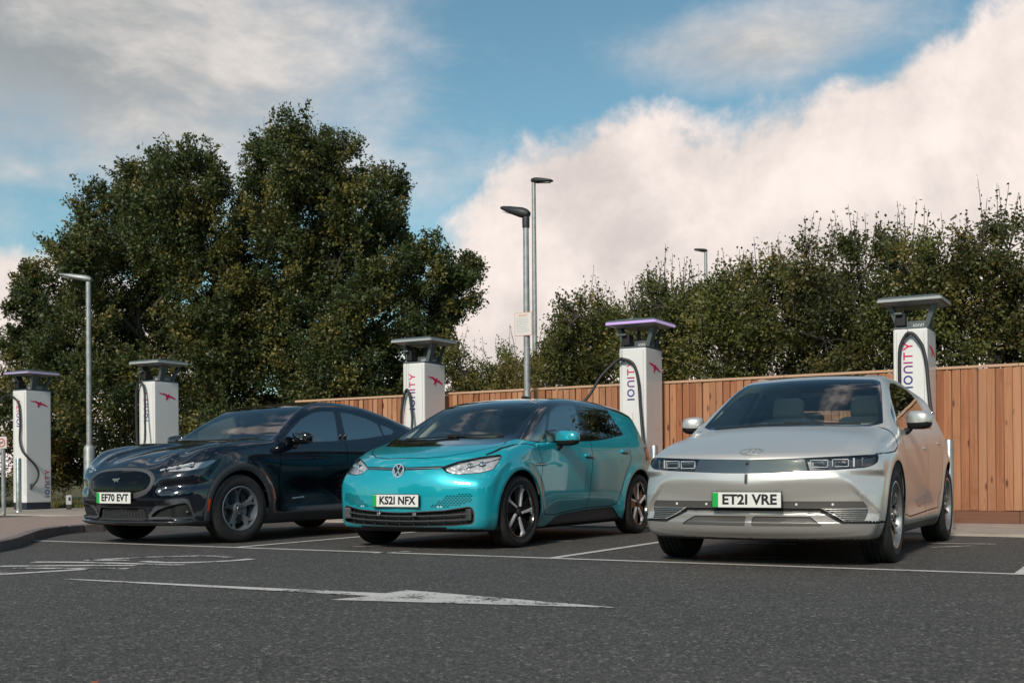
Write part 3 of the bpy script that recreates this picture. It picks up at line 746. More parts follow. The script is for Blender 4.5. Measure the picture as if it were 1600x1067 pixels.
def lining(parent, sh, labels, mat, zmin=.5, d=.022):
    Vs = []; Ts = []; n = 0
    for l in labels:
        g = sh.get(l, 0, lambda C: (C[:, 2] > zmin) & (C[:, 0] > .95))
        if g is None: continue
        V, T, N = g; Vs.append(V-N*d); Ts.append(T+n); n += len(V)
    if Vs: tmesh('cabin_lining', np.concatenate(Vs)*FLIP, np.concatenate(Ts), mat, parent)

def mirror_pod(parent, sh, s, y, z, d, mat, mat2, low=.42, yaw=.25):
    """door mirror: rounded shell in two colours on a short arm, with the glass on the back"""
    for sg in (-1, 1):
        bm = bmesh.new(); bmesh.ops.create_cube(bm, size=1); bmesh.ops.subdivide_edges(bm, edges=bm.edges[:], cuts=5, use_grid_fill=True)
        for v in bm.verts:
            q = Vector(v.co)*2; e = .62
            n = (abs(q.x)**3.2+abs(q.y)**3.2+abs(q.z)**3.2)**(1/3.2)/max(max(abs(q.x), abs(q.y), abs(q.z)), 1e-6)
            q = q/n
            q.z *= 1-.16*(q.y*sg+1)/2*(1 if q.z > 0 else .4)
            q.x = q.x if q.x < 0 else q.x*(1-.25*abs(q.y)**2)
            if q.x < -.55: q.x = -.55
            v.co = Vector((q.x*d[0]/2, q.y*d[1]/2, q.z*d[2]/2))
        me = bpy.data.meshes.new('door_mirror'); bm.to_mesh(me); bm.free()
        me.materials.append(mat); me.materials.append(mat2)
        for p in me.polygons:
            p.use_smooth = True
            if p.center.z < -d[2]/2+d[2]*low: p.material_index = 1
        o = link(bpy.data.objects.new('door_mirror', me), parent); o.location = lp(s, sg*y, z); o.rotation_euler = (0, 0, -sg*yaw)
        MB().box((-.27*d[0]-.004, 0, 0), (.006, d[1]*.86, d[2]*.72), .003).build('mirror_glass', M_CHROME, o)
        a = MB(); yb = float(sh.side([s+.02], [z-.10])[0])
        a.tube([(0, -sg*d[1]*.30, -d[2]*.25), (.0, -sg*(y-yb+.01)*.75, -d[2]*.52), (.01, -sg*(y-yb+.03), -.11)], [.03, .026, .036], 8)
        a.build('mirror_arm', mat2, o, smooth=True, angle=60)
def handle(parent, sh, s, z, mat, ln=.19, h=.035, off=.012, dark=None):
    for sg in (-1, 1):
        y = float(sh.side([s], [z])[0])
        o = MB().box((0, 0, 0), (ln, .03, h), .012).build('door_handle', mat, parent, smooth=True, angle=60); o.location = lp(s, sg*(y+off-.012), z)
        if dark: 
            q = MB().box((0, -sg*.006, -.012), (ln*.8, .03, h*1.1), .012).build('handle_recess', dark, o)
def wiper(parent, sh, pts, r=.008):
    P = [np.array([[s, y, float(sh.top([s], [y])[0])+.015]]) for s, y in pts]
    MB().tube([lp(*p[0]) for p in P], r, 6).build('wiper', M_BLACK, parent, smooth=True)
PAINT_TEAL = paint('teal_metallic_paint', (.010, .40, .49), .28, .32, 1., .02, 1.7)
def car_root(name, label, X, Y, rz, fo):
    return thing(name, label, 'car', (X+fo*math.cos(rz), Y+fo*math.sin(rz), 0), rz)
def wheels(root, style, axles, yo, Rt, Rr, w, steer=0.):
    proto = None
    for i, s in enumerate(axles):
        for sg in (1, -1):
            if proto is None: e = proto = make_wheel(root, style, Rt, Rr, w)
            else:
                e = dup(proto); e.parent = root
            e.location = lp(s, sg*(yo-w/2), Rt)
            e.rotation_euler = (0, .3*i+.1*sg, (0 if sg > 0 else math.pi)+(steer if i == 0 else 0))
def build_teal():
    d = VW; f = make_field(d); sh = Shell(f, d['L'], d['W'], d['H']); pt = sdm(sh)
    root = car_root('hatchback_car', 'teal hatchback with black roof and a round emblem, parked between the dark and silver cars', -.6835, 11.4942, -2.0999, .80)
    onside = lambda C: pt(0)(C) > pt(1)(C)-.02
    # black roof, pillars and scuttle
    scut = Tab1([0, .3, .5, .64, .70, .76, .80], [.548, .565, .64, .70, .82, .95, 1.0], .03)
    sh.cut('roof', lambda V: scut(np.abs(V[:, 1]))-V[:, 0], lambda C: (pt(1)(C) > pt(0)(C)-.03) & (C[:, 0] < 1.08) & (C[:, 2] > .8))
    blk = [(.96, 1.036), (1.2, 1.012), (1.43, 1.018), (1.8, 1.026), (2.25, 1.045), (2.43, 1.052), (2.77, 1.075), (3.03, 1.105), (3.30, 1.135), (3.34, 1.15), (3.20, 1.405), (3.22, 1.428), (3.5, 1.40), (3.7, 1.36), (3.95, 1.29), (4.0, 1.30), (4.0, 1.75), (.9, 1.75), (.93, 1.10)]
    sh.cut('roof', g_side(blk), lambda C: C[:, 0] > .95)
    sh.cut('tailgate_black', lambda V: np.maximum(3.97-V[:, 0], .86-V[:, 2]), lambda C: C[:, 0] > 3.8)
    # glass
    ws = [(.885, -.2), (.885, .0), (.892, .30), (.93, .50), (1.035, .70), (1.136, .688), (1.346, .652), (1.589, .618), (1.735, .595), (1.762, .56), (1.762, .40), (1.752, .2), (1.75, -.2)]
    sh.cut('windscreen', g_top(ws), lambda C: (C[:, 2] > .9) & (C[:, 0] < 2))
    sh.cut('frit', ring(g_top(ws), .018), lambda C: (C[:, 2] > .9) & (C[:, 0] < 2), ['windscreen'])
    FW = [(1.426, 1.030), (1.461, 1.089), (1.654, 1.250), (1.775, 1.350), (1.963, 1.410), (2.198, 1.440), (2.400, 1.448), (2.362, 1.341), (2.318, 1.208), (2.265, 1.060), (1.805, 1.040)]
    RW = [(2.54, 1.448), (2.833, 1.450), (3.105, 1.425), (3.083, 1.283), (3.035, 1.127), (2.768, 1.090), (2.433, 1.067), (2.47, 1.229)]
    QF = [(1.02, 1.040), (1.206, 1.121), (1.489, 1.244), (1.66, 1.318), (1.588, 1.248), (1.405, 1.088), (1.37, 1.030), (1.2, 1.026)]
    QR = [(3.147, 1.415), (3.226, 1.305), (3.307, 1.160), (3.07, 1.125), (3.120, 1.266)]
    for nm, p in (('front_window', FW), ('rear_window', RW), ('quarter_window', QF), ('rear_quarter_window', QR)):
        sh.cut(nm, g_side(p, .008), lambda C: onside(C) & m_side(C))
    sh.cut('tailgate_window', g_top([(3.9, -.2), (3.9, .5), (4.12, .62), (4.12, -.2)]), lambda C: (C[:, 0] > 3.9) & (C[:, 2] > 1.1) & (C[:, 2] < 1.36))
    sh.cut('added_roof_glass', g_top([(1.95, -.2), (1.95, .44), (3.2, .42), (3.2, -.2)], .02), lambda C: C[:, 2] > 1.35)  # unseen roof pane, added to let daylight into the cabin
    # wheel arches
    for s in (.80, 3.57): sh.cut('hole', g_arch(s, .345, .400), m_side)
    # front: lamps, strip, grille
    HL = [(.54, .772), (.777, .827), (1.063, .867), (1.35, .892), (1.366, .862), (1.205, .742), (1.024, .714), (.751, .701), (.612, .718)]
    sh.cut('lamp_frame', g_wrap(HL, .012), lambda C: m_front(C) & (C[:, 2] > .6)); sh.cut('headlight', grow(g_wrap(HL, .012), -.007), lambda C: m_front(C) & (C[:, 2] > .6))
    sh.cut('light_strip', g_front([(-.1, .748), (-.1, .778), (.10, .776), (.425, .785), (.44, .775), (.425, .757), (.10, .746)]), lambda C: C[:, 0] < .3, ['body'])
    GR = [(-.2, .355), (.09, .358), (.25, .366), (.43, .376), (.49, .380), (.63, .401), (.70, .412), (.735, .405), (.755, .36), (.755, .28), (.735, .245), (.56, .229), (.07, .218), (-.2, .218)]
    sh.cut('grille_frame', g_front(GR, .02), m_front); sh.cut('lower_grille', grow(g_front(GR, .02), -.009), m_front)
    sh.cut('lower_lip', g_front([(-.2, .217), (.5, .222), (.45, .12), (-.2, .12)]), lambda C: C[:, 0] < .5, ['body'])
    # sills
    SL = [(1.40, .175), (1.46, .205), (1.60, .268), (1.75, .292), (2.215, .316), (2.862, .331), (2.93, .325), (2.985, .285), (3.09, .215), (3.2, .18), (3.2, .1), (1.4, .1)]
    sh.cut('sill_trim', g_side(SL), m_side, ['body'])
    # panels
    FD = [(1.19, 1.3), (1.199, .934), (1.244, .845), (1.212, .637), (1.24, .42), (1.33, .30), (1.6, .285), (1.75, .305), (2.26, .335), (2.30, .6), (2.385, .98), (2.40, 1.3)]
    RD = [(2.40, 1.3), (2.385, .98), (2.30, .6), (2.26, .335), (2.862, .345), (2.98, .36), (3.10, .55), (3.20, .72), (3.34, .85), (3.36, 1.3)]
    sh.cut('front_door', g_side(FD), m_side, ['body']); sh.cut('rear_door', g_side(RD), m_side, ['body'])
    BN = [(-.3, .0), (.168, -.1), (.168, .0), (.178, .22), (.245, .41), (.40, .58), (.62, .72), (.75, .74), (.85, .70), (.8, -.1)]
    sh.cut('bonnet', g_top(BN[1:]), lambda C: (C[:, 2] > .83) & (pt(1)(C) > -.05), ['body'])
    PN = ['body', 'front_door', 'rear_door', 'bonnet']
    for p in (FD, RD): sh.cut('shut_line', ring(g_side(p), .0050), lambda C: m_side(C) & (C[:, 2] < 1.06), PN)
    sh.cut('shut_line', ring(g_top(BN[1:]), .0050), lambda C: (C[:, 2] > .83) & (pt(1)(C) > -.05), PN)
    sh.cut('shut_line', lambda V: sdline(V[:, 0], V[:, 2], [(.42, .885), (.62, .95), (.80, .985), (.96, 1.0), (1.195, .97)])-.0048, lambda C: m_side(C) & (pt(1)(C) < -.005), PN)
    sh.relabel_low('underbody', .26, -.75)
    for n, m in (('body', PAINT_TEAL), ('roof', M_GLOSSB), ('bonnet', PAINT_TEAL), ('frit', M_GLOSSB), ('lower_lip', M_BLACK), ('underbody', M_BLACK)): part(sh, n, n, m, root)
    part(sh, 'tailgate_black', 'tailgate', M_GLOSSB, root); part(sh, 'added_roof_glass', 'added_roof_glass', glass('added_roof_glass', (.75, .80, .80), 1., .8), root)
    part(sh, 'windscreen', 'windscreen', glass('screen_glass', (.85, .95, .90), 1., .92), root)
    part(sh, 'tailgate_window', 'tailgate_window', glass('privacy_glass', (.22, .27, .30), 1., .5, 3.4), root)
    sg_ = glass('side_glass', (.50, .60, .62), 1., .75, 3.2); pg = glass('privacy_glass')
    for q in (-1, 1):
        part(sh, 'front_door', 'front_door', PAINT_TEAL, root, q); part(sh, 'rear_door', 'rear_door', PAINT_TEAL, root, q)
        for n in ('front_window', 'quarter_window'): part(sh, n, n, sg_, root, q)
        for n in ('rear_window', 'rear_quarter_window'): part(sh, n, n, pg, root, q)
        part(sh, 'sill_trim', 'sill_trim', M_GREYP, root, q, -.012)
        l = part(sh, 'headlight', 'headlight', glass('lamp_glass', (.96, .98, 1.), 1., .97), root, q)
        part(sh, 'headlight', 'lamp_reflector', M_LAMP, l, q, 0., (.045, 0, -.004))
        part(sh, 'lamp_frame', 'lamp_frame', M_BLACK, root, q)
        for k, (y, z) in enumerate(((.56, .765), (.645, .778), (.735, .79))):
            s = float(sh.front([y], [z])[0])+.03
            MB().lathe([(.001, .02), (.018, .016), (.03, 0), (.034, -.02)], 20, Matrix.Translation(lp(s, q*y, z)) @ Matrix.Rotation(R(90), 4, 'Y')).build('projector', M_CHROME if k else M_LENS, l, smooth=True)
        ys = np.linspace(.60, .835, 14); tt = np.linspace(0, 1, 14)
        P = path_front(sh, ys, .755+.10*tt); P[:, 0] += .022; P[:, 1] *= q
        MB().tube([lp(*p) for p in P], .006, 6).build('daytime_light', M_LENS, l, smooth=True)
    part(sh, 'shut_line', 'shut_line', M_BLACK, root, 0, -.004)
    part(sh, 'light_strip', 'light_strip', M_BLACK, root, 0, -.003)
    ys = np.linspace(-.42, .42, 40); V, F = ribbon(sh, path_front(sh, ys, .762+.0*ys+.022*np.abs(ys)**1.5), .009, .003); tmesh('strip_bar', V, F, M_CHROME, root)
    gf = part(sh, 'grille_frame', 'grille_frame', M_GREYP, root)
    part(sh, 'lower_grille', 'lower_grille', M_BLACK, root, 0, 0., (.055, 0, 0), M_BLACK)
    for z0, a in ((.318, .030), (.272, .022)):
        ys = np.linspace(-.735, .735, 46); zz = z0+a*(ys/.75)**2; P = path_front(sh, ys, zz); P[:, 0] += .012
        mb = MB(); mb.tube([lp(*p) for p in P], .0065, 6); mb.build('grille_slat', M_GREYP, gf, smooth=True)
    for k in range(-4, 5):
        y = k*.155; zt = float(np.interp(abs(y), [0, .45, .7], [.35, .37, .40])); s = float(sh.front([y], [.3])[0])+.042
        MB().box(lp(s, y, (.225+zt)/2), (.008, .008, zt-.235)).build('grille_rib', M_DARK, gf)
    for y in (-.225, .19):
        s = float(sh.front([y], [.342])[0]); MB().box(lp(s+.004, y, .335), (.02, .042, .034), .005).build('parking_sensor', M_STEEL, gf)
    for q in (-1, 1):
        s = float(sh.front([.70], [.34])[0]); o = MB().box((0, 0, 0), (.03, .075, .11), .012).build('corner_block', M_GREYP, gf); o.location = lp(s+.01, q*.70, .335); o.rotation_euler = (0, 0, -q*.45)
    # honeycomb printed into the bumper
    HX = [(.27, .385), (.341, .410), (.514, .512), (.674, .545), (.735, .530), (.742, .452), (.646, .418), (.441, .390)]
    V = []; F = []; V2 = []; F2 = []
    dz = .0165; dy = .030; hexes = []
    for j in range(14):
        for i in range(22):
            y = .25+i*dy+(dy/2 if j % 2 else 0); z = .375+j*dz
            if sdpoly(np.array([y]), np.array([z]), HX)[0] > -.006: continue
            hexes.append((y, z))
    ha = np.arange(6)*math.pi/3; HY = np.array([p[0] for p in hexes])[:, None]+.0115*np.cos(ha); HZ = np.array([p[1] for p in hexes])[:, None]+.0075*np.sin(ha)
    HS = (sh.front(HY.ravel(), HZ.ravel())-.0015).reshape(HY.shape)
    for (y, z), yy, zz, s in zip(hexes, HY, HZ, HS):
        for q in (-1, 1):
                v, ff = (V2, F2) if (z < .402+.12*max(0, y-.36) and y < .47) else (V, F)
                n = len(v); v += [lp(s[k], q*yy[k], zz[k]) for k in range(6)]
                ff += [(n, n+1, n+2, n+3, n+4, n+5) if q > 0 else (n+5, n+4, n+3, n+2, n+1, n)]
    h = MB(); h.add(V, F); h.build('honeycomb', princ('teal_print', (.0, .10, .13), .3, .3, coat=1.), root)['kind'] = 'stuff'
    if V2: h = MB(); h.add(V2, F2); h.build('honeycomb_highlight', princ('pale_print', (.55, .62, .62), .4), root)['kind'] = 'stuff'
    number_plate(root, sh, 0., .463, 'KS2I NFX', .03, .02)
    # round emblem
    s0 = float(sh.front([0], [.745])[0])
    e = MB().lathe([(.001, .0), (.064, .0), (.066, -.02), (.001, -.02)], 40).build('emblem', M_GLOSSB, root, smooth=True, angle=40)
    e.matrix_local = Matrix.Translation(lp(s0-.012, 0, .745)) @ Matrix(((0, 0, 1, 0), (1, 0, 0, 0), (0, 1, 0, 0), (0, 0, 0, 1))) @ Matrix.Rotation(R(-12), 4, 'X')
    MB().lathe([(.056, .004), (.066, .004), (.066, -.002), (.056, -.002)], 44, None, True).build('emblem_ring', M_BADGE, e, smooth=True, angle=40)
    lg = MB()
    def stroke(a, b, w=.0045):
        a = Vector(a); b = Vector(b); t = (b-a).normalized(); n = Vector((-t.y, t.x))*w
        lg.prism([(a+n)[:2], (a-n)[:2], (b-n)[:2], (b+n)[:2]], .0, .004)
    for m in (-1, 1):
        stroke((m*.0245, .051), (0, .004)); stroke((m*.054, .012), (m*.024, -.050)); stroke((m*.024, -.050), (m*.0, -.004))
    lg.build('emblem_letters', M_BADGE, e)
    wheels(root, 'pin', (.80, 3.57), .897, .345, .252, .215, -.05)
    liners(root, sh, (.80, 3.57), .405)
    lining(root, sh, ['body', 'roof', 'front_door', 'rear_door', 'tailgate_black'], princ('lining_grey', (.42, .41, .36), .8))
    interior(root, dict(dash=1.18, trim=princ('seat_fabric', (.50, .47, .39), .8), iw=.70, L=4.26, seat=2.02, up=.05, rvm=(1.80, 0, 1.36)))
    mirror_pod(root, sh, 1.60, .975, 1.065, (.15, .29, .165), PAINT_TEAL, M_BLACK, .36)
    handle(root, sh, 2.28, .893, PAINT_TEAL, .20, .036, .016, M_BLACK); handle(root, sh, 3.19, .948, PAINT_TEAL, .20, .036, .016, M_BLACK)
    for q in (-1, 1):
        V, F = ribbon(sh, path_side(sh, np.linspace(1.06, 1.30, 8), np.linspace(.797, .806, 8), q), .020, .003); tmesh('wing_badge', V, F, M_CHROME, root)
        V, F = ribbon(sh, path_side(sh, np.linspace(3.80, 3.98, 6), np.linspace(.93, .935, 6), q), .16, .004); tmesh('tail_lamp', V, F, princ('red_lamp', (.45, .01, .01), .15, coat=1.), root)
    wiper(root, sh, [(.93, -.55), (.90, -.2), (.93, .10)]); wiper(root, sh, [(.96, -.05), (.95, .3), (1.0, .58)])
    a = MB().box(lp(2.45, .02, float(sh.top([2.45], [0])[0])+.012), (.16, .05, .03), .012).build('roof_aerial', M_GLOSSB, root, smooth=True, angle=60)
    return root, sh
PAINT_SILVER = paint('satin_silver_paint', (.66, .645, .615), .32, .60, .35, .20)
M_SKID = princ('satin_silver_trim', (.42, .405, .38), .34, .6); M_SATIN = princ('satin_grey_trim', (.16, .155, .145), .42, .6); M_ALU = princ('satin_aluminium_trim', (.50, .49, .47), .3, .9)
def build_silver():
    d = ION; f = make_field(d); sh = Shell(f, d['L'], d['W'], d['H']); pt = sdm(sh)
    root = car_root('crossover_car', 'pale silver crossover with square lamps in a dark band, nearest the camera on the right', 2.1525, 9.3706, -2.0562, .845)
    onside = lambda C: pt(0)(C) > pt(1)(C)-.02
    hi = lambda C: (C[:, 2] > 1.0) & (C[:, 0] < 2.6)
    ws = [(1.00, -.2), (1.0, 0), (1.03, .25), (1.10, .45), (1.20, .66), (1.29, .745), (1.56, .693), (1.80, .648), (2.0, .600), (2.03, .55), (2.0, .33), (1.985, -.2)]
    sh.cut('frit', grow(g_top(ws, .02), .012), hi); sh.cut('windscreen', grow(g_top(ws, .02), -.028), hi)
    FW = [(1.40, 1.085), (1.539, 1.178), (1.733, 1.265), (2.05, 1.405), (2.255, 1.462), (2.522, 1.480), (2.665, 1.478), (2.60, 1.26), (2.58, 1.115)]
    RW = [(2.74, 1.476), (3.10, 1.455), (3.30, 1.41), (3.42, 1.34), (3.42, 1.20), (3.36, 1.143), (2.66, 1.116), (2.66, 1.263)]
    sh.cut('window_frame', lambda V: np.minimum(sdpoly(V[:, 0], V[:, 2], FW), sdpoly(V[:, 0], V[:, 2], RW))-.030, lambda C: onside(C) & m_side(C))
    for nm, p in (('front_window', FW), ('rear_window', RW)): sh.cut(nm, g_side(p, .02), lambda C: onside(C) & m_side(C))
    sh.cut('tailgate_window', lambda V: np.maximum(np.maximum(np.abs(V[:, 1])-.60, 1.10-V[:, 2]), V[:, 2]-1.37), lambda C: C[:, 0] > 4.0)
    sh.cut('added_roof_glass', g_top([(2.15, -.2), (2.15, .44), (3.5, .42), (3.5, -.2)], .02), lambda C: C[:, 2] > 1.35)  # added above the seats, out of view, to brighten the interior
    for s in (.845, 3.845):
        sh.cut('arch_trim', g_arch(s, .37, .475), lambda C: m_side(C) & (C[:, 0] > .50)); sh.cut('hole', g_arch(s, .37, .425), m_side)
    # lamp band
    top = [(-.3, .800), (0, .801), (.413, .810), (.517, .813), (.814, .822), (1.182, .834), (1.26, .838)]
    bot = [(1.20, .775), (1.13, .752), (1.039, .736), (.769, .722), (.479, .712), (.2, .702), (-.3, .697)]
    fm = lambda C: (C[:, 0] < .62)
    sh.cut('lamp_frame', g_wrap(top+bot, .006), fm)
    sh.cut('front_panel', lambda V: np.maximum(grow(g_wrap(top+bot), -.004)(V), np.abs(V[:, 1])+V[:, 0]-.492), fm, ['lamp_frame'])
    sh.cut('headlight', lambda V: np.maximum(grow(g_wrap(top+bot), -.006)(V), .500-np.abs(V[:, 1])-V[:, 0]), fm, ['lamp_frame'])
    # lower front: dark sensor strip, finned intakes, black channel, skid bumper
    ST = [(-.2, .441), (.53, .441), (.839, .441), (.803, .492), (-.2, .492)]
    sh.cut('sensor_strip', g_front(ST), fm, ['body'])
    SLT = [(.530, .440), (.833, .438), (.818, .352), (.690, .350)]
    sh.cut('fin_pocket', g_front(SLT), fm, ['body'])
    CH = [(-.2, .441), (.515, .440), (.68, .349), (.83, .349), (1.2, .345), (1.2, .327), (.672, .327), (.500, .415), (-.2, .417)]
    sh.cut('channel', g_front(CH), fm, ['body', 'arch_trim'])
    SK = [(-.2, .417), (.500, .415), (.672, .327), (1.2, .327), (1.2, .10), (-.2, .10)]
    sh.cut('skid_bumper', g_front(SK), fm, ['body', 'arch_trim'])
    PN_ = [(.025, .378), (.445, .378), (.540, .312), (.025, .306)]
    sh.cut('bumper_panel', g_front(PN_, .004), fm, ['skid_bumper'])
    sh.cut('sill_trim', lambda V: V[:, 2]-(.245+.02*sstep(1.2, 1.6, V[:, 0])), lambda C: (C[:, 0] > 1.2) & (C[:, 0] < 3.5) & (np.abs(C[:, 1]) > .6), ['body'])
    # doors
    FD = [(1.36, 1.12), (1.36, .93), (1.40, .75), (1.38, .50), (1.44, .36), (1.60, .33), (2.52, .345), (2.55, .6), (2.63, 1.0), (2.63, 1.12)]
    RD = [(2.63, 1.12), (2.63, 1.0), (2.55, .6), (2.52, .345), (3.15, .36), (3.34, .50), (3.45, .72), (3.50, .85), (3.50, 1.15)]
    lo = lambda C: m_side(C) & (C[:, 2] < 1.09)
    sh.cut('front_door', g_side(FD), lo, ['body']); sh.cut('rear_door', g_side(RD), lo, ['body'])
    bs = [(0, .839), (.62, .849), (.80, .862), (1.0, .90), (1.10, .98), (1.2, 1.06), (1.2, 1.6), (0, 1.6)]
    sh.cut('bonnet', lambda V: np.maximum(.808+.03*np.minimum(np.abs(V[:, 1])+V[:, 0], 1.25)-V[:, 2], np.maximum(sdpoly(V[:, 0], V[:, 2], bs)*(V[:, 0] > .30)-(V[:, 0] <= .3)*.05, V[:, 0]-1.13-.13*V[:, 1]**2)), lambda C: (C[:, 0] < 1.35) & (C[:, 2] > .78), ['body'])
    PN = ['body', 'front_door', 'rear_door', 'bonnet', 'arch_trim']
    for p in (FD, RD): sh.cut('shut_line', ring(g_side(p), .0050), lo, PN)
    sh.cut('shut_line', lambda V: sdline(V[:, 0], V[:, 2], [(.36, .838), (.62, .849), (.80, .862), (1.0, .90), (1.10, .98), (1.2, 1.06)])-.0050, lambda C: m_side(C) & (C[:, 0] > .33), PN)
    sh.relabel_low('underbody', .26, -.88)
    for n, m in (('body', PAINT_SILVER), ('bonnet', PAINT_SILVER), ('frit', M_GLOSSB), ('sensor_strip', M_SATIN), ('skid_bumper', M_SKID), ('underbody', M_BLACK), ('lamp_frame', M_GLOSSB)): part(sh, n, n, m, root)
    part(sh, 'front_panel', 'front_panel', princ('smoked_mirror', (.24, .23, .215), .05, .9, coat=.5), root)
    part(sh, 'windscreen', 'windscreen', glass('clear_screen_glass', (.84, .95, .93), 1., .93), root)
    part(sh, 'tailgate_window', 'tailgate_window', glass('clear_screen_glass'), root); part(sh, 'added_roof_glass', 'added_roof_glass', glass('added_roof_glass'), root)
    part(sh, 'channel', 'intake_channel', M_BLACK, root, 0, -.010)
    sg_ = glass('pale_side_glass', (.5, .55, .55), 1., .7, 2.2)
    for q in (-1, 1):
        part(sh, 'front_door', 'front_door', PAINT_SILVER, root, q); part(sh, 'rear_door', 'rear_door', PAINT_SILVER, root, q)
        for n in ('front_window', 'rear_window'): part(sh, n, n, sg_, root, q)
        part(sh, 'window_frame', 'window_frame', M_GLOSSB, root, q)
        part(sh, 'sill_trim', 'sill_trim', M_SATIN, root, q)
        for fb in (0, 1): part(sh, 'arch_trim', 'arch_trim', M_SATIN if False else PAINT_SILVER, root, q, 0., sel=(lambda C: C[:, 0] < 2) if fb == 0 else (lambda C: C[:, 0] > 2))
        part(sh, 'bumper_panel', 'bumper_panel', M_SATIN, root, q, -.010, None, M_DARK)
        fp = part(sh, 'fin_pocket', 'finned_intake', M_SATIN, root, q, -.012, None, M_DARK)
        for k in range(6):
            z = .364+k*.0138; y0 = .690-(z-.35)/.09*.160; ys = np.linspace(y0+.008, .822, 8)
            P = path_front(sh, ys, np.full(8, z)); P[:, 1] *= q
            V, F = ribbon(sh, P, .0075, .002); tmesh('fin', V, F, M_ALU, fp)
        l = part(sh, 'headlight', 'headlight', glass('lamp_glass', (.96, .98, 1.), 1., .97), root, q)
        part(sh, 'headlight', 'lamp_back', princ('lamp_back', (.10, .10, .105), .25, .6), l, q, 0., (.05, 0, 0))
        for (y0, z0, w, h) in ((.505, .768, .12, .052), (.648, .772, .11, .052)):            # two square lamp frames each side
            s = float(sh.front([y0], [z0])[0]); c = lp(s+.028, q*y0, z0)
            mb = MB(); t = .006; sl = -.30
            for (dy, dz, ww, hh) in ((0, h/2, w, t), (0, -h/2, w, t), (-w/2, 0, t, h), (w/2, 0, t, h)):
                mb.box((c[0]-abs(y0+dy)*0+ -(dy)*.22, c[1]+q*dy, c[2]+dz), (.014, ww, hh), .002)
            mb.build('pixel_lamp', M_LENS, l); MB().box((c[0]-.006, c[1], c[2]), (.012, w*.72, h*.55), .004).build('lamp_core', M_CHROME, l)
        for k, y in enumerate((.735, .79)):
            s = float(sh.front([y], [.775])[0]); MB().box(lp(s+.03, q*y, .775), (.012, .014, .066), .003).build('lamp_bar', M_LENS if k == 0 else M_STEEL, l)
        for y in (.345, .60): 
            s = float(sh.front([y], [.468])[0]); MB().lathe([(.001, .004), (.009, .003), (.010, -.01)], 12, Matrix.Translation(lp(s, q*y, .468)) @ Matrix.Rotation(R(90), 4, 'Y')).build('parking_sensor', M_PLATE, root, smooth=True)
        V, F = ribbon(sh, path_side(sh, np.linspace(4.15, 4.33, 6), np.linspace(.93, .93, 6), q), .11, .004); tmesh('tail_lamp', V, F, princ('red_lamp', (.45, .01, .01), .15, coat=1.), root)
        # finned motif low on the rear door
        mt = MB(); FS = []; VS = []; n = 0
        for k in range(6):
            a = k/5; P = path_side(sh, np.linspace(2.0+.20*a, 2.72+.15*a, 8), np.linspace(.455-.06*a, .525-.075*a, 8), q)
            V, F = ribbon(sh, P, .0045, .004); VS.append(V); FS.append(F+n); n += len(V)
        o = tmesh('door_motif', np.concatenate(VS), np.concatenate(FS), M_ALU, root); o['kind'] = 'stuff'
    part(sh, 'shut_line', 'shut_line', M_BLACK, root, 0, -.004)
    # middle bar under the band, camera, emblem
    zz = np.linspace(.694, .622, 6); V, F = ribbon(sh, path_front(sh, np.full(6, -.012), zz), .022, .003); tmesh('chevron_bar', V, F, M_GREYP, root)
    s = float(sh.front([-.01], [.772])[0]); MB().lathe([(.001, .008), (.011, .006), (.014, -.01)], 16, Matrix.Translation(lp(s, -.01, .772)) @ Matrix.Rotation(R(90), 4, 'Y')).build('front_camera', M_BLACK, root, smooth=True)
    em = MB(); n = 40; 
    def el(k, a, b): return (a*math.cos(2*math.pi*k/n), b*math.sin(2*math.pi*k/n))
    vs = []; fs = []
    gy, gz = np.meshgrid(np.linspace(-.1, .1, 21), np.linspace(.83, .90, 15), indexing='ij'); gs = sh.front(gy.ravel(), gz.ravel()).reshape(gy.shape)
    def on(y, w):                                     # point on the bonnet: y across, w up the slope
        z = .863+w*.62; a_ = (y+.1)/.01; i_ = min(19, max(0, int(a_))); c_ = (z-.83)/.005; j_ = min(13, max(0, int(c_))); a_ -= i_; c_ -= j_
        return float((gs[i_, j_]*(1-a_)+gs[i_+1, j_]*a_)*(1-c_)+(gs[i_, j_+1]*(1-a_)+gs[i_+1, j_+1]*a_)*c_), z
    for k in range(n):
        for a, b in ((.090, .040), (.076, .031)):
            y, w = el(k, a, b); s_, z = on(y, w); vs += [lp(s_-.008, y, z+.004), lp(s_+.012, y, z-.004)]
    for k in range(n):
        i = 4*k; j = 4*((k+1) % n); fs += [(i, j, j+2, i+2), (i, i+1, j+1, j), (i+2, j+2, j+3, i+3)]
    em.add(vs, fs)
    def bar(pts):
        a = [on(y, w) for y, w in pts]; up = [lp(s_-.008, p[0], z+.004) for (s_, z), p in zip(a, pts)]; dn = [lp(s_+.012, p[0], z-.004) for (s_, z), p in zip(a, pts)]
        m = len(pts); em.add(up+dn, [tuple(range(m))]+[(i, (i+1) % m, m+(i+1) % m, m+i) for i in range(m)])
    bar([(-.046, -.026), (-.024, .027), (-.010, .029), (-.032, -.028)]); bar([(.046, .026), (.024, -.027), (.010, -.029), (.032, .028)]); bar([(-.03, -.006), (.022, .002), (.030, .006), (-.022, .0005)])
    em.build('emblem', M_BADGE, root, smooth=True, angle=30)
    number_plate(root, sh, -.01, .502, 'ET2I VRE', .02, .042)
    wheels(root, 'turbine', (.845, 3.845), .935, .37, .262, .235, 0.)
    liners(root, sh, (.845, 3.845), .43)
    lining(root, sh, ['body', 'front_door', 'rear_door', 'window_frame', 'arch_trim'], princ('lining_pale', (.55, .57, .53), .8))
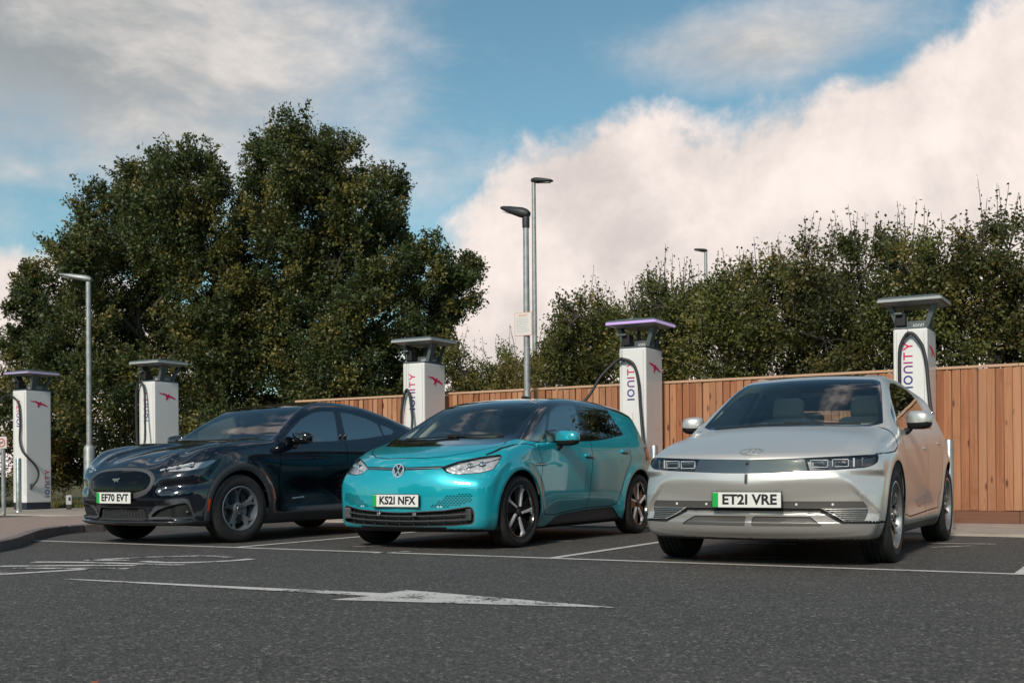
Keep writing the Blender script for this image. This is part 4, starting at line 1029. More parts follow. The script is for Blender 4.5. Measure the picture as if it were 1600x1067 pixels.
    interior(root, dict(dash=1.42, trim=princ('seat_leather', (.74, .77, .68), .6), iw=.74, L=4.63, seat=2.42, up=.10, rvm=(2.12, 0, 1.42), dashm=princ('dash_dark', (.03, .032, .034), .6)))
    mirror_pod(root, sh, 1.66, .985, 1.135, (.15, .205, .165), PAINT_SILVER, M_BLACK, .36)
    handle(root, sh, 2.42, .905, PAINT_SILVER, .20, .028, .006); handle(root, sh, 3.33, .965, PAINT_SILVER, .20, .028, .006)
    wiper(root, sh, [(1.09, -.60), (1.03, -.2), (1.05, .15)]); wiper(root, sh, [(1.08, .0), (1.10, .3), (1.19, .60)])
    return root, sh
PAINT_NIGHT = paint('midnight_blue_paint', (.0018, .0050, .0135), .25, .35, 1., .010, 1.7)
def build_dark():
    d = MACH; f = make_field(d); sh = Shell(f, d['L'], d['W'], d['H']); pt = sdm(sh)
    root = car_root('coupe_crossover_car', 'black-blue coupe crossover with a blanked oval grille and grey arch cladding, leftmost car', -3.6407, 12.6757, -2.1322, .88)
    onside = lambda C: pt(0)(C) > pt(1)(C)-.02
    hi = lambda C: (C[:, 2] > 1.0) & (C[:, 0] < 2.7)
    ws = [(1.36, -.2), (1.36, 0), (1.37, .3), (1.40, .55), (1.46, .76), (1.704, .700), (1.969, .645), (2.19, .585), (2.22, .53), (2.24, .3), (2.25, -.2)]
    sh.cut('frit', grow(g_top(ws, .02), .012), hi); sh.cut('windscreen', grow(g_top(ws, .02), -.024), hi)
    sh.cut('roof', g_top([(2.26, -.2), (2.25, .3), (2.23, .53), (2.30, .57), (3.0, .55), (3.5, .52), (3.55, -.2)]), lambda C: C[:, 2] > 1.35, ['body'])
    FW = [(1.575, 1.075), (1.812, 1.233), (2.018, 1.350), (2.287, 1.436), (2.45, 1.456), (2.644, 1.462), (2.605, 1.325), (2.545, 1.107), (2.114, 1.091)]
    RW = [(2.76, 1.456), (2.936, 1.448), (3.198, 1.398), (3.377, 1.335), (3.408, 1.190), (3.062, 1.148), (2.70, 1.118), (2.72, 1.293)]
    QR = [(3.425, 1.326), (3.583, 1.292), (3.660, 1.248), (3.588, 1.210), (3.435, 1.194)]
    for nm, p in (('front_window', FW), ('rear_window', RW), ('rear_quarter_window', QR)):
        sh.cut('window_frame', grow(g_side(p, .01), .016), lambda C: onside(C) & m_side(C), ['body', 'roof', 'window_frame'])
    sh.cut('window_frame', g_side([(2.53, 1.10), (2.63, 1.46), (2.78, 1.46), (2.72, 1.11)]), lambda C: onside(C) & m_side(C), ['body', 'roof'])
    for nm, p in (('front_window', FW), ('rear_window', RW), ('rear_quarter_window', QR)): sh.cut(nm, g_side(p, .01), lambda C: onside(C) & m_side(C))
    sh.cut('tailgate_window', g_top([(3.68, -.2), (3.66, .5), (4.1, .52), (4.12, -.2)]), lambda C: C[:, 2] > 1.2)
    sh.cut('added_roof_glass', g_top([(2.35, -.2), (2.35, .44), (3.4, .42), (3.4, -.2)], .02), lambda C: C[:, 2] > 1.35)  # extra roof opening, out of view, put in to light the inside
    for s in (.88, 3.864):
        sh.cut('arch_cladding', g_arch(s, .36, .482), lambda C: m_side(C) & (C[:, 0] > .36)); sh.cut('hole', g_arch(s, .36, .408), m_side)
    sh.cut('sill_cladding', lambda V: V[:, 2]-np.interp(V[:, 0], [1.3, 1.85, 2.6, 3.4], [.262, .345, .37, .34]), lambda C: (C[:, 0] > 1.25) & (C[:, 0] < 3.5) & (np.abs(C[:, 1]) > .6), ['body'])
    fm = lambda C: C[:, 0] < .8
    GO = [(-.2, .802), (0, .802), (.16, .799), (.30, .787), (.40, .764), (.47, .728), (.508, .685), (.505, .625), (.475, .575), (.42, .525), (.331, .489), (.25, .475), (-.2, .47)]
    GI = [(-.2, .768), (0, .768), (.184, .764), (.30, .754), (.38, .735), (.44, .700), (.462, .665), (.450, .610), (.41, .578), (.349, .556), (.256, .541), (-.2, .535)]
    sh.cut('grille_surround', g_front(GO, .01), fm); sh.cut('grille_panel', g_front(GI, .01), fm)
    HL = [(.53, .796), (.685, .806), (1.011, .856), (1.314, .884), (1.514, .896), (1.42, .835), (1.295, .782), (1.037, .752), (.711, .740)]
    sh.cut('lamp_frame', g_wrap(HL), lambda C: fm(C) & (C[:, 2] > .7)); sh.cut('headlight', grow(g_wrap(HL), -.010), lambda C: fm(C) & (C[:, 2] > .7))
    LG = [(-.2, .25), (.375, .255), (.40, .275), (.345, .380), (.30, .385), (-.2, .380)]
    sh.cut('lower_grille', g_front(LG), fm, ['body'])
    TR = [(.441, .262), (.582, .395), (.70, .445), (.795, .470), (1.016, .484), (1.075, .462), (1.16, .285), (1.10, .275)]
    FG = [(.528, .296), (.624, .363), (.79, .405), (.90, .425), (1.015, .437), (1.060, .421), (1.128, .300), (.914, .290)]
    lo_ = lambda C: fm(C) & (C[:, 2] < .55)
    sh.cut('fog_surround', g_wrap(TR, .01), lo_, ['body']); sh.cut('fog_pocket', g_wrap(FG, .01), lo_, ['body', 'fog_surround'])
    sh.cut('splitter', lambda V: V[:, 2]-.247, lambda C: (C[:, 0] < .52), ['body', 'arch_cladding'])
    sh.cut('reflector', g_side([(.428, .476), (.462, .480), (.452, .338), (.424, .336)], .004), m_side)
    FD = [(1.53, 1.12), (1.495, .872), (1.46, .682), (1.50, .475), (1.56, .36), (2.57, .385), (2.60, .6), (2.66, 1.0), (2.66, 1.12)]
    RD = [(2.66, 1.12), (2.66, 1.0), (2.60, .6), (2.57, .385), (3.2, .37), (3.36, .50), (3.45, .72), (3.52, .90), (3.56, 1.2)]
    lo = lambda C: m_side(C) & (C[:, 2] < 1.10)
    sh.cut('front_door', g_side(FD), lo, ['body']); sh.cut('rear_door', g_side(RD), lo, ['body'])
    PN = ['body', 'front_door', 'rear_door', 'bonnet', 'arch_cladding']
    BE = Tab1([-.1, 0, .38, .707, .85, .95], [.13, .135, .157, .30, .55, .75], .06)
    sh.cut('bonnet', lambda V: np.maximum(BE(np.abs(V[:, 1]))-V[:, 0], V[:, 0]-1.40), lambda C: (C[:, 2] > .80) & (C[:, 0] < 1.5) & (pt(1)(C) > pt(0)(C)-.01), ['body'])
    for p in (FD, RD): sh.cut('shut_line', ring(g_side(p), .0050), lo, PN)
    sh.cut('shut_line', lambda V: sdline(V[:, 0], V[:, 2], [(.61, .925), (.80, .975), (1.05, 1.01), (1.35, 1.05)])-.0050, lambda C: m_side(C) & (pt(1)(C) < -.01), PN)
    sh.cut('shut_line', lambda V: np.abs(sdpoly(V[:, 0], V[:, 2], [(1.10, .965), (1.32, .968), (1.365, .85), (1.20, .905), (1.10, .925)], .02))-.0022, lambda C: C[:, 1] > .5, PN)
    sh.relabel_low('underbody', .30, -.85)
    for n, m in (('body', PAINT_NIGHT), ('bonnet', PAINT_NIGHT), ('roof', M_GLOSSB), ('frit', M_GLOSSB), ('underbody', M_BLACK), ('grille_panel', princ('grille_gloss', (.003, .003, .004), .04, spec=.3)), ('splitter', princ('splitter_plastic', (.03, .032, .036), .3, coat=.4))): part(sh, n, n, m, root)
    part(sh, 'windscreen', 'windscreen', glass('screen_glass'), root); part(sh, 'tailgate_window', 'tailgate_window', glass('privacy_glass'), root)
    part(sh, 'added_roof_glass', 'added_roof_glass', glass('added_roof_glass'), root)
    gs = part(sh, 'grille_surround', 'grille_surround', M_DARK, root)
    # studded ring round the grille
    GO_, GI_ = np.array(GO[1:-1]), np.array(GI[1:-1])
    def along(P, n):
        dd = np.r_[0, np.cumsum(np.hypot(*np.diff(P, axis=0).T))]; t = np.linspace(.002, dd[-1], n); return np.stack([np.interp(t, dd, P[:, 0]), np.interp(t, dd, P[:, 1])], 1)
    A, B = along(GO_, 64), along(GI_, 64); V = []; F = []; studs = []
    for k in range(64):
        for r_ in (.22, .5, .78):
            p = A[k]*(1-r_)+B[k]*r_
            studs.append(p)
    SY = np.array([p[0] for p in studs])[:, None]+np.array([-.0042, .0042, .0042, -.0042]); SZ = np.array([p[1] for p in studs])[:, None]+np.array([-.0032, -.0032, .0032, .0032]); SS = (sh.front(SY.ravel(), SZ.ravel())-.003).reshape(SY.shape)
    for yy, zz, s in zip(SY, SZ, SS):
            for q in (-1, 1):
                n = len(V)
                V += [lp(s[i], q*yy[i], zz[i]) for i in range(4)]; F.append((n, n+1, n+2, n+3) if q > 0 else (n+3, n+2, n+1, n))
    h = MB(); h.add(V, F); o = h.build('grille_studs', princ('stud_grey', (.22, .23, .24), .35, .4), gs); o['kind'] = 'stuff'
    lg = part(sh, 'lower_grille', 'lower_grille', M_BLACK, root, 0, 0., (.03, 0, 0), M_BLACK)
    FS = []; VS = []; n = 0
    for j in range(9):
        z = .265+j*.0125; ys = np.linspace(-.36+.006*j, .36-.006*j, 60); P = path_front(sh, ys, z+.0035*np.sign(np.sin(ys*150))); P[:, 0] += .014
        V, F = ribbon(sh, P, .0042, .002); VS.append(V); FS.append(F+n); n += len(V)
    o = tmesh('grille_mesh', np.concatenate(VS), np.concatenate(FS), M_GREYP, lg); o['kind'] = 'stuff'
    pg = glass('privacy_glass'); sg_ = glass('side_glass')
    for q in (-1, 1):
        part(sh, 'front_door', 'front_door', PAINT_NIGHT, root, q); part(sh, 'rear_door', 'rear_door', PAINT_NIGHT, root, q)
        part(sh, 'front_window', 'front_window', sg_, root, q)
        for n in ('rear_window', 'rear_quarter_window'): part(sh, n, n, pg, root, q)
        part(sh, 'window_frame', 'window_frame', M_GLOSSB, root, q)
        for fb in (0, 1): part(sh, 'arch_cladding', 'arch_cladding', M_CLAD, root, q, .006, sel=(lambda C: C[:, 0] < 2) if fb == 0 else (lambda C: C[:, 0] > 2))
        part(sh, 'sill_cladding', 'sill_cladding', M_CLAD, root, q)
        part(sh, 'fog_surround', 'fog_surround', M_CLAD, root, q, .004); part(sh, 'fog_pocket', 'fog_pocket', M_BLACK, root, q, 0., (.03, 0, 0), M_BLACK)
        part(sh, 'reflector', 'side_reflector', princ('amber_reflector', (.75, .10, .02), .2, coat=1.), root, q, .003)
        l = part(sh, 'headlight', 'headlight', glass('lamp_glass'), root, q); part(sh, 'lamp_frame', 'lamp_frame', M_GLOSSB, root, q)
        part(sh, 'headlight', 'lamp_back', princ('lamp_back_pale', (.62, .63, .65), .3, .5), l, q, 0., (.04, 0, -.006))
        for k in range(3):
            ys = np.linspace(.50+.10*k, .60+.10*k, 8); P = path_front(sh, ys, .765+.022*k+.03*np.linspace(0, 1, 8)); P[:, 0] += .022; P[:, 1] *= q
            MB().tube([lp(*p) for p in P], .011, 6).build('daytime_light', M_LENS, l, smooth=True)
            y = .56+.11*k; z = .772+.018*k; s = float(sh.front([y], [z])[0])+.03
            MB().lathe([(.001, .02), (.016, .016), (.026, 0), (.03, -.02)], 20, Matrix.Translation(lp(s, q*y, z)) @ Matrix.Rotation(R(90), 4, 'Y')).build('projector', M_CHROME, l, smooth=True)
        s, z = .86, .31
        y = .80; s = float(sh.front([y], [.33])[0]); MB().lathe([(.001, .004), (.011, .003), (.012, -.02)], 12, Matrix.Translation(lp(s-.0, q*y, .345)) @ Matrix.Rotation(R(90), 4, 'Y')).build('parking_sensor', M_STEEL, root, smooth=True)
    part(sh, 'shut_line', 'shut_line', M_BLACK, root, 0, -.004)
    # running horse reduced to its silhouette on the blank panel
    em = MB(); s0 = float(sh.front([0], [.668])[0])
    prof = [(-.062, .012), (-.040, .020), (-.018, .016), (.004, .022), (.026, .016), (.046, .026), (.058, .014), (.040, .006), (.028, -.004), (.036, -.022), (.020, -.014), (.006, -.004), (-.010, -.010), (-.024, -.026), (-.028, -.008), (-.048, .0)]
    em.prism(prof, 0, .005, Matrix.Translation(lp(s0-.002, 0, .668)) @ Matrix(((0, 0, 1, 0), (1, 0, 0, 0), (0, 1, 0, 0), (0, 0, 0, 1))))
    em.build('emblem', M_STEEL, root)
    number_plate(root, sh, .0, .487, 'EF70 EVT', .0, .016)
    wheels(root, 'star', (.88, 3.864), .93, .36, .235, .225, -.10)
    liners(root, sh, (.88, 3.864), .415)
    lining(root, sh, ['body', 'roof', 'front_door', 'rear_door', 'window_frame'], princ('lining_dark', (.10, .10, .10), .8))
    interior(root, dict(dash=1.66, trim=princ('seat_dark', (.05, .05, .052), .6), iw=.70, L=4.71, seat=2.55, up=.04, rvm=(2.28, 0, 1.43)))
    mirror_pod(root, sh, 1.75, .99, 1.125, (.17, .31, .155), princ('mirror_black', (.004, .005, .008), .06, coat=1.), M_GLOSSB, .36)
    for q in (-1, 1):
        for s in (2.60, 2.69):
            y = float(sh.side([s], [1.16])[0]); MB().box(lp(s, q*(y+.006), 1.16), (.035, .03, .06), .012).build('door_button', M_GLOSSB, root, smooth=True, angle=60)
        V, F = ribbon(sh, path_side(sh, np.linspace(1.70, 1.91, 8), np.linspace(.450, .461, 8), q), .016, .003); tmesh('door_badge', V, F, M_CHROME, root)
        V, F = ribbon(sh, path_side(sh, np.linspace(4.3, 4.45, 6), np.linspace(1.0, 1.0, 6), q), .12, .004); tmesh('tail_lamp', V, F, princ('red_lamp'), root)
    wiper(root, sh, [(1.45, -.60), (1.40, -.2), (1.42, .15)]); wiper(root, sh, [(1.42, .0), (1.42, .3), (1.48, .60)])
    return root, sh
# ---------------------------------------------------------------- the car park: row frame (u along the charger row, v away from the road)
TH, TH2 = -.5526, -.5145
E1 = Vector((math.cos(TH), math.sin(TH), 0)); N1 = Vector((-math.sin(TH), math.cos(TH), 0))
E2 = Vector((math.cos(TH2), math.sin(TH2), 0)); N2 = Vector((-math.sin(TH2), math.cos(TH2), 0))
def row(u, v, z=0.): return E1*u+N1*v+Vector((0, 0, z))
def bay(u, v, z=0.): return E2*u+N2*v+Vector((0, 0, z))
def surf_mat(name, fn):
    m = bpy.data.materials.new(name); nt = nodes_of(m); b = NB(nt); p = b.n('ShaderNodeBsdfPrincipled'); o = b.n('ShaderNodeOutputMaterial'); nt.links.new(p.outputs[0], o.inputs[0])
    tc = b.n('ShaderNodeTexCoord'); ob = b.n('ShaderNodeObjectInfo'); geo = b.n('ShaderNodeNewGeometry')
    fn(b, p, tc.outputs['Object'], ob.outputs['Random'], geo.outputs['Position']); MATS[name] = m; return m
def vor(b, v, scale, feat='F1', out='Distance', rnd=1.):
    n = b.n('ShaderNodeTexVoronoi', feature=feat); n.inputs['Scale'].default_value = scale; n.inputs['Randomness'].default_value = rnd; b.put(n.inputs['Vector'], v); return n.outputs[out]
def asphalt_col(b, P):
    big = b.noise(P, .35, 4, .6); mid = b.noise(P, 2.2, 5, .65); fine = b.noise(P, 170, 3, .75); st = b.noise(P, .9, 4, .6, .8)
    c = b.mix(b.ramp(big, .35, .65), (.050, .0455, .0405), (.068, .062, .055)); c = b.mix(b.mul(b.ramp(mid, .42, .72), .55), c, (.086, .078, .069))
    c = b.mix(b.mul(b.ramp(st, .58, .70), .62), c, (.026, .024, .022)); c = b.mix(b.mul(b.ramp(b.noise(P, 14, 4, .7), .62, .75), .45), c, (.026, .024, .023))
    h = 0
    for sc, hi, lo, wt in ((62, .55, .75, .5), (115, .6, .8, .5)):
        cell = vor(b, P, sc, 'F1', 'Color'); sep = b.n('ShaderNodeSeparateColor'); b.put(sep.inputs[0], cell)
        c = b.mix(b.mul(b.ramp(sep.outputs[0], .62, .97), hi), c, (.150, .136, .120)); c = b.mix(b.mul(b.ramp(sep.outputs[1], .55, 1.), lo), c, (.015, .0145, .014))
        c = b.mix(b.mul(b.ramp(sep.outputs[2], .975, .985), .6), c, (.34, .315, .285)); h = b.add(b.mul(vor(b, P, sc), wt), h)
    return c, b.add(h, b.mul(fine, .35))
def f_asph(b, p, O, rnd, P):
    c, h = asphalt_col(b, P); b.put(p.inputs['Base Color'], c); p.inputs['Roughness'].default_value = .78
    b.put(p.inputs['Normal'], b.bump(h, .55, .006))
M_ASPH = surf_mat('asphalt', f_asph)
def f_mark(wear):
    def f(b, p, O, rnd, P):
        c, h = asphalt_col(b, P); w = b.add(b.mul(b.noise(P, 38, 5, .75), .6), b.mul(b.noise(P, 3.2, 4, .6), .55))
        k = b.ramp(w, wear, wear+.05); white = b.mix(b.noise(P, 9, 4, .6), (.50, .47, .44), (.66, .63, .60))
        b.put(p.inputs['Base Color'], b.mix(k, white, c)); p.inputs['Roughness'].default_value = .65; b.put(p.inputs['Normal'], b.bump(h, .3, .004))
    return f
M_MARK = surf_mat('road_paint', f_mark(.66)); M_WORN = surf_mat('worn_road_paint', f_mark(.605)); M_FADED = surf_mat('faded_road_paint', f_mark(.555))
def struct(o): o['kind'] = 'structure'; return o
g = MB(); g.add([(-400, -60, 0), (400, -60, 0), (400, 700, 0), (-400, 700, 0)], [(0, 1, 2, 3)]); struct(g.build('car_park_tarmac', M_ASPH))
def strip(name, pts, w, mat, z=.004):
    """painted line of width w through ground points"""
    P = [Vector((p[0], p[1], 0)) for p in pts]; L = []; Rr = []
    for i, p in enumerate(P):
        t = (P[min(i+1, len(P)-1)]-P[max(i-1, 0)]).normalized(); n = Vector((-t.y, t.x, 0))*(w[i] if isinstance(w, (list, tuple)) else w)/2
        L.append(p+n+Vector((0, 0, z))); Rr.append(p-n+Vector((0, 0, z)))
    m = len(P); mb = MB(); mb.add(L+Rr, [(i, i+1, m+i+1, m+i) for i in range(m-1)]); return struct(mb.build(name, mat))
BV = 8.5403
strip('bay_front_line', [bay(-11.27, BV), bay(5, BV)], .085, M_MARK)
for u in (-4.462, -7.967, -.86, 2.6): strip('bay_side_line', [bay(u, BV+.045, 0), bay(u, BV+4.35)], .085, M_MARK)
# short leftover marks of an older layout inside the bays
for a, b_ in (((3.86, 10.62), (4.30, 10.80)), ((4.02, 11.22), (4.62, 11.02)), ((.10, 12.02), (.62, 12.0)), ((-1.25, 10.40), (-.95, 10.62)), ((-1.62, 11.3), (-1.2, 11.5)), ((1.75, 9.6), (2.25, 9.52)), ((2.2, 11.4), (2.75, 11.2))):
    strip('old_bay_mark', [a, b_], .075, M_FADED)
# direction arrow, worn
a0, a1 = Vector((-3.16, 7.93)), Vector((.56, 6.07)); ax = (a1-a0).normalized(); an = Vector((-ax.y, ax.x))
def apt(t, w): p = a0+ax*t+an*w; return (p.x, p.y, .004)
def dense(poly, n=14):
    out = []
    for p, q in zip(poly, poly[1:]+poly[:1]):
        for k in range(n): out.append(tuple(Vector(p).lerp(Vector(q), k/n)))
    return out
LA = (a1-a0).length
poly = [(.0, .09), (.0, .13), (2.60, .16), (2.62, .37), (LA, .015), (2.50, -.26), (2.60, .0)]
mb = MB(); mb.add([apt(*p) for p in poly], [(0, 1, 2, 6), (2, 3, 4, 6), (6, 4, 5)]); struct(mb.build('direction_arrow', M_WORN))
# lettering painted on the roadway, cut off at the edge of the picture
ROADTXT = [[(-5.2, 8.98), (-3.72, 8.52)], [(-4.0, 8.25), (-3.56, 8.6), (-3.28, 8.85)], [(-4.35, 8.72), (-3.9, 8.72)], [(-4.35, 9.2), (-3.45, 9.22), (-3.0, 9.18)], [(-3.9, 9.0), (-2.95, 8.88)], [(-4.0, 9.63), (-3.55, 9.55), (-2.9, 9.3), (-2.63, 9.2)],
    [(-3.6, 9.80), (-3.35, 9.98), (-3.1, 10.15), (-2.72, 10.2), (-2.45, 10.0)], [(-3.08, 9.62), (-2.8, 9.45), (-2.5, 9.5), (-2.3, 9.66), (-2.22, 9.8)], [(-3.62, 9.80), (-3.25, 9.74)]]
for i, s_ in enumerate(ROADTXT): strip('road_lettering', [(p.x, p.y) for p in smooth_path([(a, b_, 0) for a, b_ in s_], 6)], .11, M_FADED if i in (4, 6, 8) else M_WORN)
# paved strip behind the bays
def f_pave(b, p, O, rnd, P):
    n = b.noise(P, 4, 5, .65); f = b.noise(P, 90, 3, .7)
    c = b.mix(b.ramp(n, .3, .7), (.30, .255, .215), (.40, .345, .295)); c = b.mix(b.mul(b.ramp(f, .5, .8), .5), c, (.20, .17, .15))
    b.put(p.inputs['Base Color'], c); p.inputs['Roughness'].default_value = .85; b.put(p.inputs['Normal'], b.bump(f, .4, .004))
M_PAVE = surf_mat('pavement_concrete', f_pave)
def f_kerb(b, p, O, rnd, P):
    n = b.noise(P, 25, 5, .65); c = b.mix(b.ramp(n, .3, .75), (.15, .12, .11), (.26, .22, .20)); c = b.mix(b.mul(rnd, .5), c, (.11, .09, .085)); b.put(p.inputs['Base Color'], c); p.inputs['Roughness'].default_value = .8; b.put(p.inputs['Normal'], b.bump(n, .3, .004))
M_KERB = surf_mat('kerb_stone', f_kerb)
mb = MB(); KV = 13.10
P4 = [row(-45, KV), row(14, KV), row(14, 16.0), row(-45, 16.0)]
mb.add([(p.x, p.y, .03) for p in P4]+[(p.x, p.y, -.05) for p in P4], [(0, 1, 2, 3), (0, 4, 5, 1), (1, 5, 6, 2), (3, 2, 6, 7), (0, 3, 7, 4)]); struct(mb.build('pavement', M_PAVE))
strip('pavement_edge_line', [row(-26, KV-.03), row(6, KV-.03)], .05, M_MARK)
# raised island at the left with a kerb of single stones
ISL = [(-4.86, 10.2), (-4.93, 11.13), (-4.98, 11.54), (-5.29, 12.69), (-5.49, 13.59), (-5.53, 14.32), (-5.38, 14.70), (-5.16, 15.0), (-6.69, 17.96), (-7.4, 17.6), (-9.5, 16.2), (-9.5, 10.2)]
def f_block(b, p, O, rnd, P):
    n = b.noise(P, 6, 4, .6); f = b.noise(P, 70, 3, .7); br = b.n('ShaderNodeTexBrick'); b.put(br.inputs['Vector'], b.vmul(P, (1, 1, 1))); br.inputs['Scale'].default_value = 4.6
    br.inputs['Color1'].default_value = (.30, .215, .18, 1); br.inputs['Color2'].default_value = (.36, .27, .225, 1); br.inputs['Mortar'].default_value = (.20, .16, .14, 1); br.inputs['Mortar Size'].default_value = .012
    c = b.mix(b.mul(b.ramp(n, .35, .7), .5), br.outputs[0], (.27, .21, .18)); b.put(p.inputs['Base Color'], c); p.inputs['Roughness'].default_value = .85; b.put(p.inputs['Normal'], b.bump(f, .3, .004))
M_BLOCK = surf_mat('block_paving', f_block)
pts = [p for p in smooth_path([(x, y, 0) for x, y in ISL[:8]], 5)]
top = [(p.x, p.y, .098) for p in pts]+[(x, y, .098) for x, y in ISL[8:]]
n = len(top); mb = MB(); mb.add(top+[(x, y, -.05) for x, y, _ in top], [tuple(range(n))]+[(i, n+i, n+(i+1) % n, (i+1) % n) for i in range(n)]); isl = struct(mb.build('raised_island', M_BLOCK))
acc = 0.; seg = []
for a, b_ in zip(pts[:-1], pts[1:]):
    seg.append((a, b_))
path = [pts[0]]; 
for p in pts[1:]:
    while (p-path[-1]).length > .30: path.append(path[-1]+(p-path[-1]).normalized()*.30)
for a, b_ in zip(path[:-1], path[1:]):
    t = (b_-a).normalized(); o = MB().box((0, 0, 0), (.292, .125, .15), .012).build('kerb_stone', M_KERB, isl)
    c = (a+b_)/2; nrm = Vector((-t.y, t.x, 0)); c = c-nrm*.05 if nrm.x > 0 else c+nrm*.05
    o.location = (c.x, c.y, .028+random.uniform(-.003, .003)); o.rotation_euler = (0, 0, math.atan2(t.y, t.x)+random.uniform(-.01, .01))
# grass bank beyond the pavement
def f_soil(b, p, O, rnd, P):
    n = b.noise(P, 1.2, 5, .65); f = b.noise(P, 30, 4, .7); c = b.mix(b.ramp(n, .35, .65), (.075, .070, .022), (.13, .105, .04)); c = b.mix(b.mul(b.ramp(f, .45, .75), .5), c, (.05, .055, .018)); b.put(p.inputs['Base Color'], c); p.inputs['Roughness'].default_value = .95; b.put(p.inputs['Normal'], b.bump(f, .8, .03))
M_SOIL = surf_mat('turf', f_soil)
mb = MB(); nu, nv = 60, 24; vs = []
for j in range(nv+1):
    for i in range(nu+1):
        u = -60+90*i/nu; v = 16.0+(j/nv)**1.6*60; p = row(u, v); vs.append((p.x, p.y, .035+.012*math.sin(u*1.7)*math.sin(v*.9)+(v-16)*.012))
mb.add(vs, [(j*(nu+1)+i, j*(nu+1)+i+1, (j+1)*(nu+1)+i+1, (j+1)*(nu+1)+i) for j in range(nv) for i in range(nu)]); struct(mb.build('grass_bank', M_SOIL, smooth=True))
# blades near enough to read
nb = 26000; u = RNG.uniform(-24, -13, nb); v = 16.02+RNG.random(nb)**1.5*5; ex, ey = np.array(E1[:2]), np.array(N1[:2])
base = np.zeros((nb, 3)); base[:, :2] = u[:, None]*ex+v[:, None]*ey; base[:, 2] = .03+(v-16)*.012
ang = RNG.uniform(0, 2*np.pi, nb); h = RNG.uniform(.04, .13, nb)*(1+.6*(RNG.random(nb) < .1)); w = RNG.uniform(.006, .012, nb)
dx = np.stack([np.cos(ang), np.sin(ang), np.zeros(nb)], 1); lean = np.stack([RNG.normal(0, .04, nb), RNG.normal(0, .04, nb), np.zeros(nb)], 1)
V = np.concatenate([base-dx*w[:, None], base+dx*w[:, None], base+lean+np.stack([0*h, 0*h, h], 1)]); F = np.stack([np.arange(nb), np.arange(nb)+nb, np.arange(nb)+2*nb], 1)
def f_grass(b, p, O, rnd, P):
    n = b.noise(P, 1.5, 4, .6); f = b.noise(P, 40, 2, .6); c = b.mix(b.ramp(n, .35, .65), (.07, .085, .02), (.17, .135, .045)); c = b.mix(b.mul(f, .6), c, (.10, .11, .03)); b.put(p.inputs['Base Color'], c); p.inputs['Roughness'].default_value = .8
o = tmesh('grass', V, F, surf_mat('grass_blades', f_grass), None, smooth=False); tag(o, 'rough yellowing grass beyond the pavement at the left', 'grass', kind='stuff')

lf = MB(); lf.add([(0, 0, .004), (.018, .014, .012), (.05, .010, .016), (.066, 0, .006), (.05, -.012, .014), (.018, -.014, .010)], [(0, 1, 5), (1, 2, 4, 5), (2, 3, 4)])
o = lf.build('fallen_leaf', princ('leaf_orange', (.42, .10, .02), .6)); o.location = (-1.46, 3.97, .004); o.rotation_euler = (0, 0, .4); o.scale = (.6, .6, .6); tag(o, 'single small orange leaf lying on the tarmac at the bottom left', 'leaf')
# ---------------------------------------------------------------- timber fence
def f_wood(b, p, O, rnd, P):
    o2 = b.n('ShaderNodeVectorMath', operation='ADD'); b.put(o2.inputs[0], O); cx = b.n('ShaderNodeCombineXYZ'); b.put(cx.inputs[0], b.mul(rnd, 37.)); b.put(cx.inputs[2], b.mul(rnd, 91.)); b.put(o2.inputs[1], cx.outputs[0]); Q = o2.outputs[0]
    gr = b.noise(b.vmul(Q, (60, 20, 1.6)), 1.0, 5, .62, .6); lo = b.noise(b.vmul(Q, (3, 3, .8)), 1.0, 3, .6)
    c = b.mix(b.ramp(gr, .3, .72), (.27, .095, .040), (.46, .215, .105)); c = b.mix(b.mul(b.ramp(lo, .4, .7), .5), c, (.38, .155, .072))
    c = b.mix(b.mul(b.ramp(b.m('FRACT', b.mul(rnd, 13.7)), .0, 1., .25, 1., 'LINEAR'), .75), c, b.mix(b.m('FRACT', b.mul(rnd, 7.3)), (.19, .052, .022), (.58, .34, .20)))
    kn = vor(b, b.vmul(Q, (9, 9, 2.9)), 1.0); c = b.mix(b.mul(b.ramp(kn, .22, .08), .9), c, (.085, .032, .016)); ws = b.noise(b.vmul(Q, (2, 2, 2.6)), 1.0, 4, .65); c = b.mix(b.mul(b.ramp(ws, .55, .75), .5), c, (.19, .07, .032))
    sep = b.n('ShaderNodeSeparateXYZ'); b.put(sep.inputs[0], P); damp = b.ramp(b.add(sep.outputs[2], b.mul(b.noise(P, 3, 3), .4)), .75, .2)
    c = b.mix(b.mul(damp, .35), c, (.20, .085, .04))
    b.put(p.inputs['Base Color'], c); p.inputs['Roughness'].default_value = .75; b.put(p.inputs['Normal'], b.bump(gr, .25, .003))
M_WOOD = surf_mat('fence_timber', f_wood)
def f_wood2(b, p, O, rnd, P):
    gr = b.noise(b.vmul(O, (1.5, 30, 40)), 1., 4, .6); c = b.mix(gr, (.12, .052, .032), (.21, .095, .055)); b.put(p.inputs['Base Color'], c); p.inputs['Roughness'].default_value = .8
M_WOODD = surf_mat('dark_timber', f_wood2)  # dark boards, and the sheet that stands in for gap shadow
def f_cap(b, p, O, rnd, P):
    gr = b.noise(b.vmul(O, (1.5, 30, 40)), 1., 4, .6); c = b.mix(gr, (.42, .25, .15), (.56, .37, .25)); b.put(p.inputs['Base Color'], c); p.inputs['Roughness'].default_value = .75
M_CAP = surf_mat('capping_timber', f_cap)
FV, FU0, FU1 = 15.62, -14.17, 1.6
fence = thing('timber_fence', 'tall close-boarded orange timber fence behind the charging bays', 'fence', row(FU0, FV), TH)
variants = []
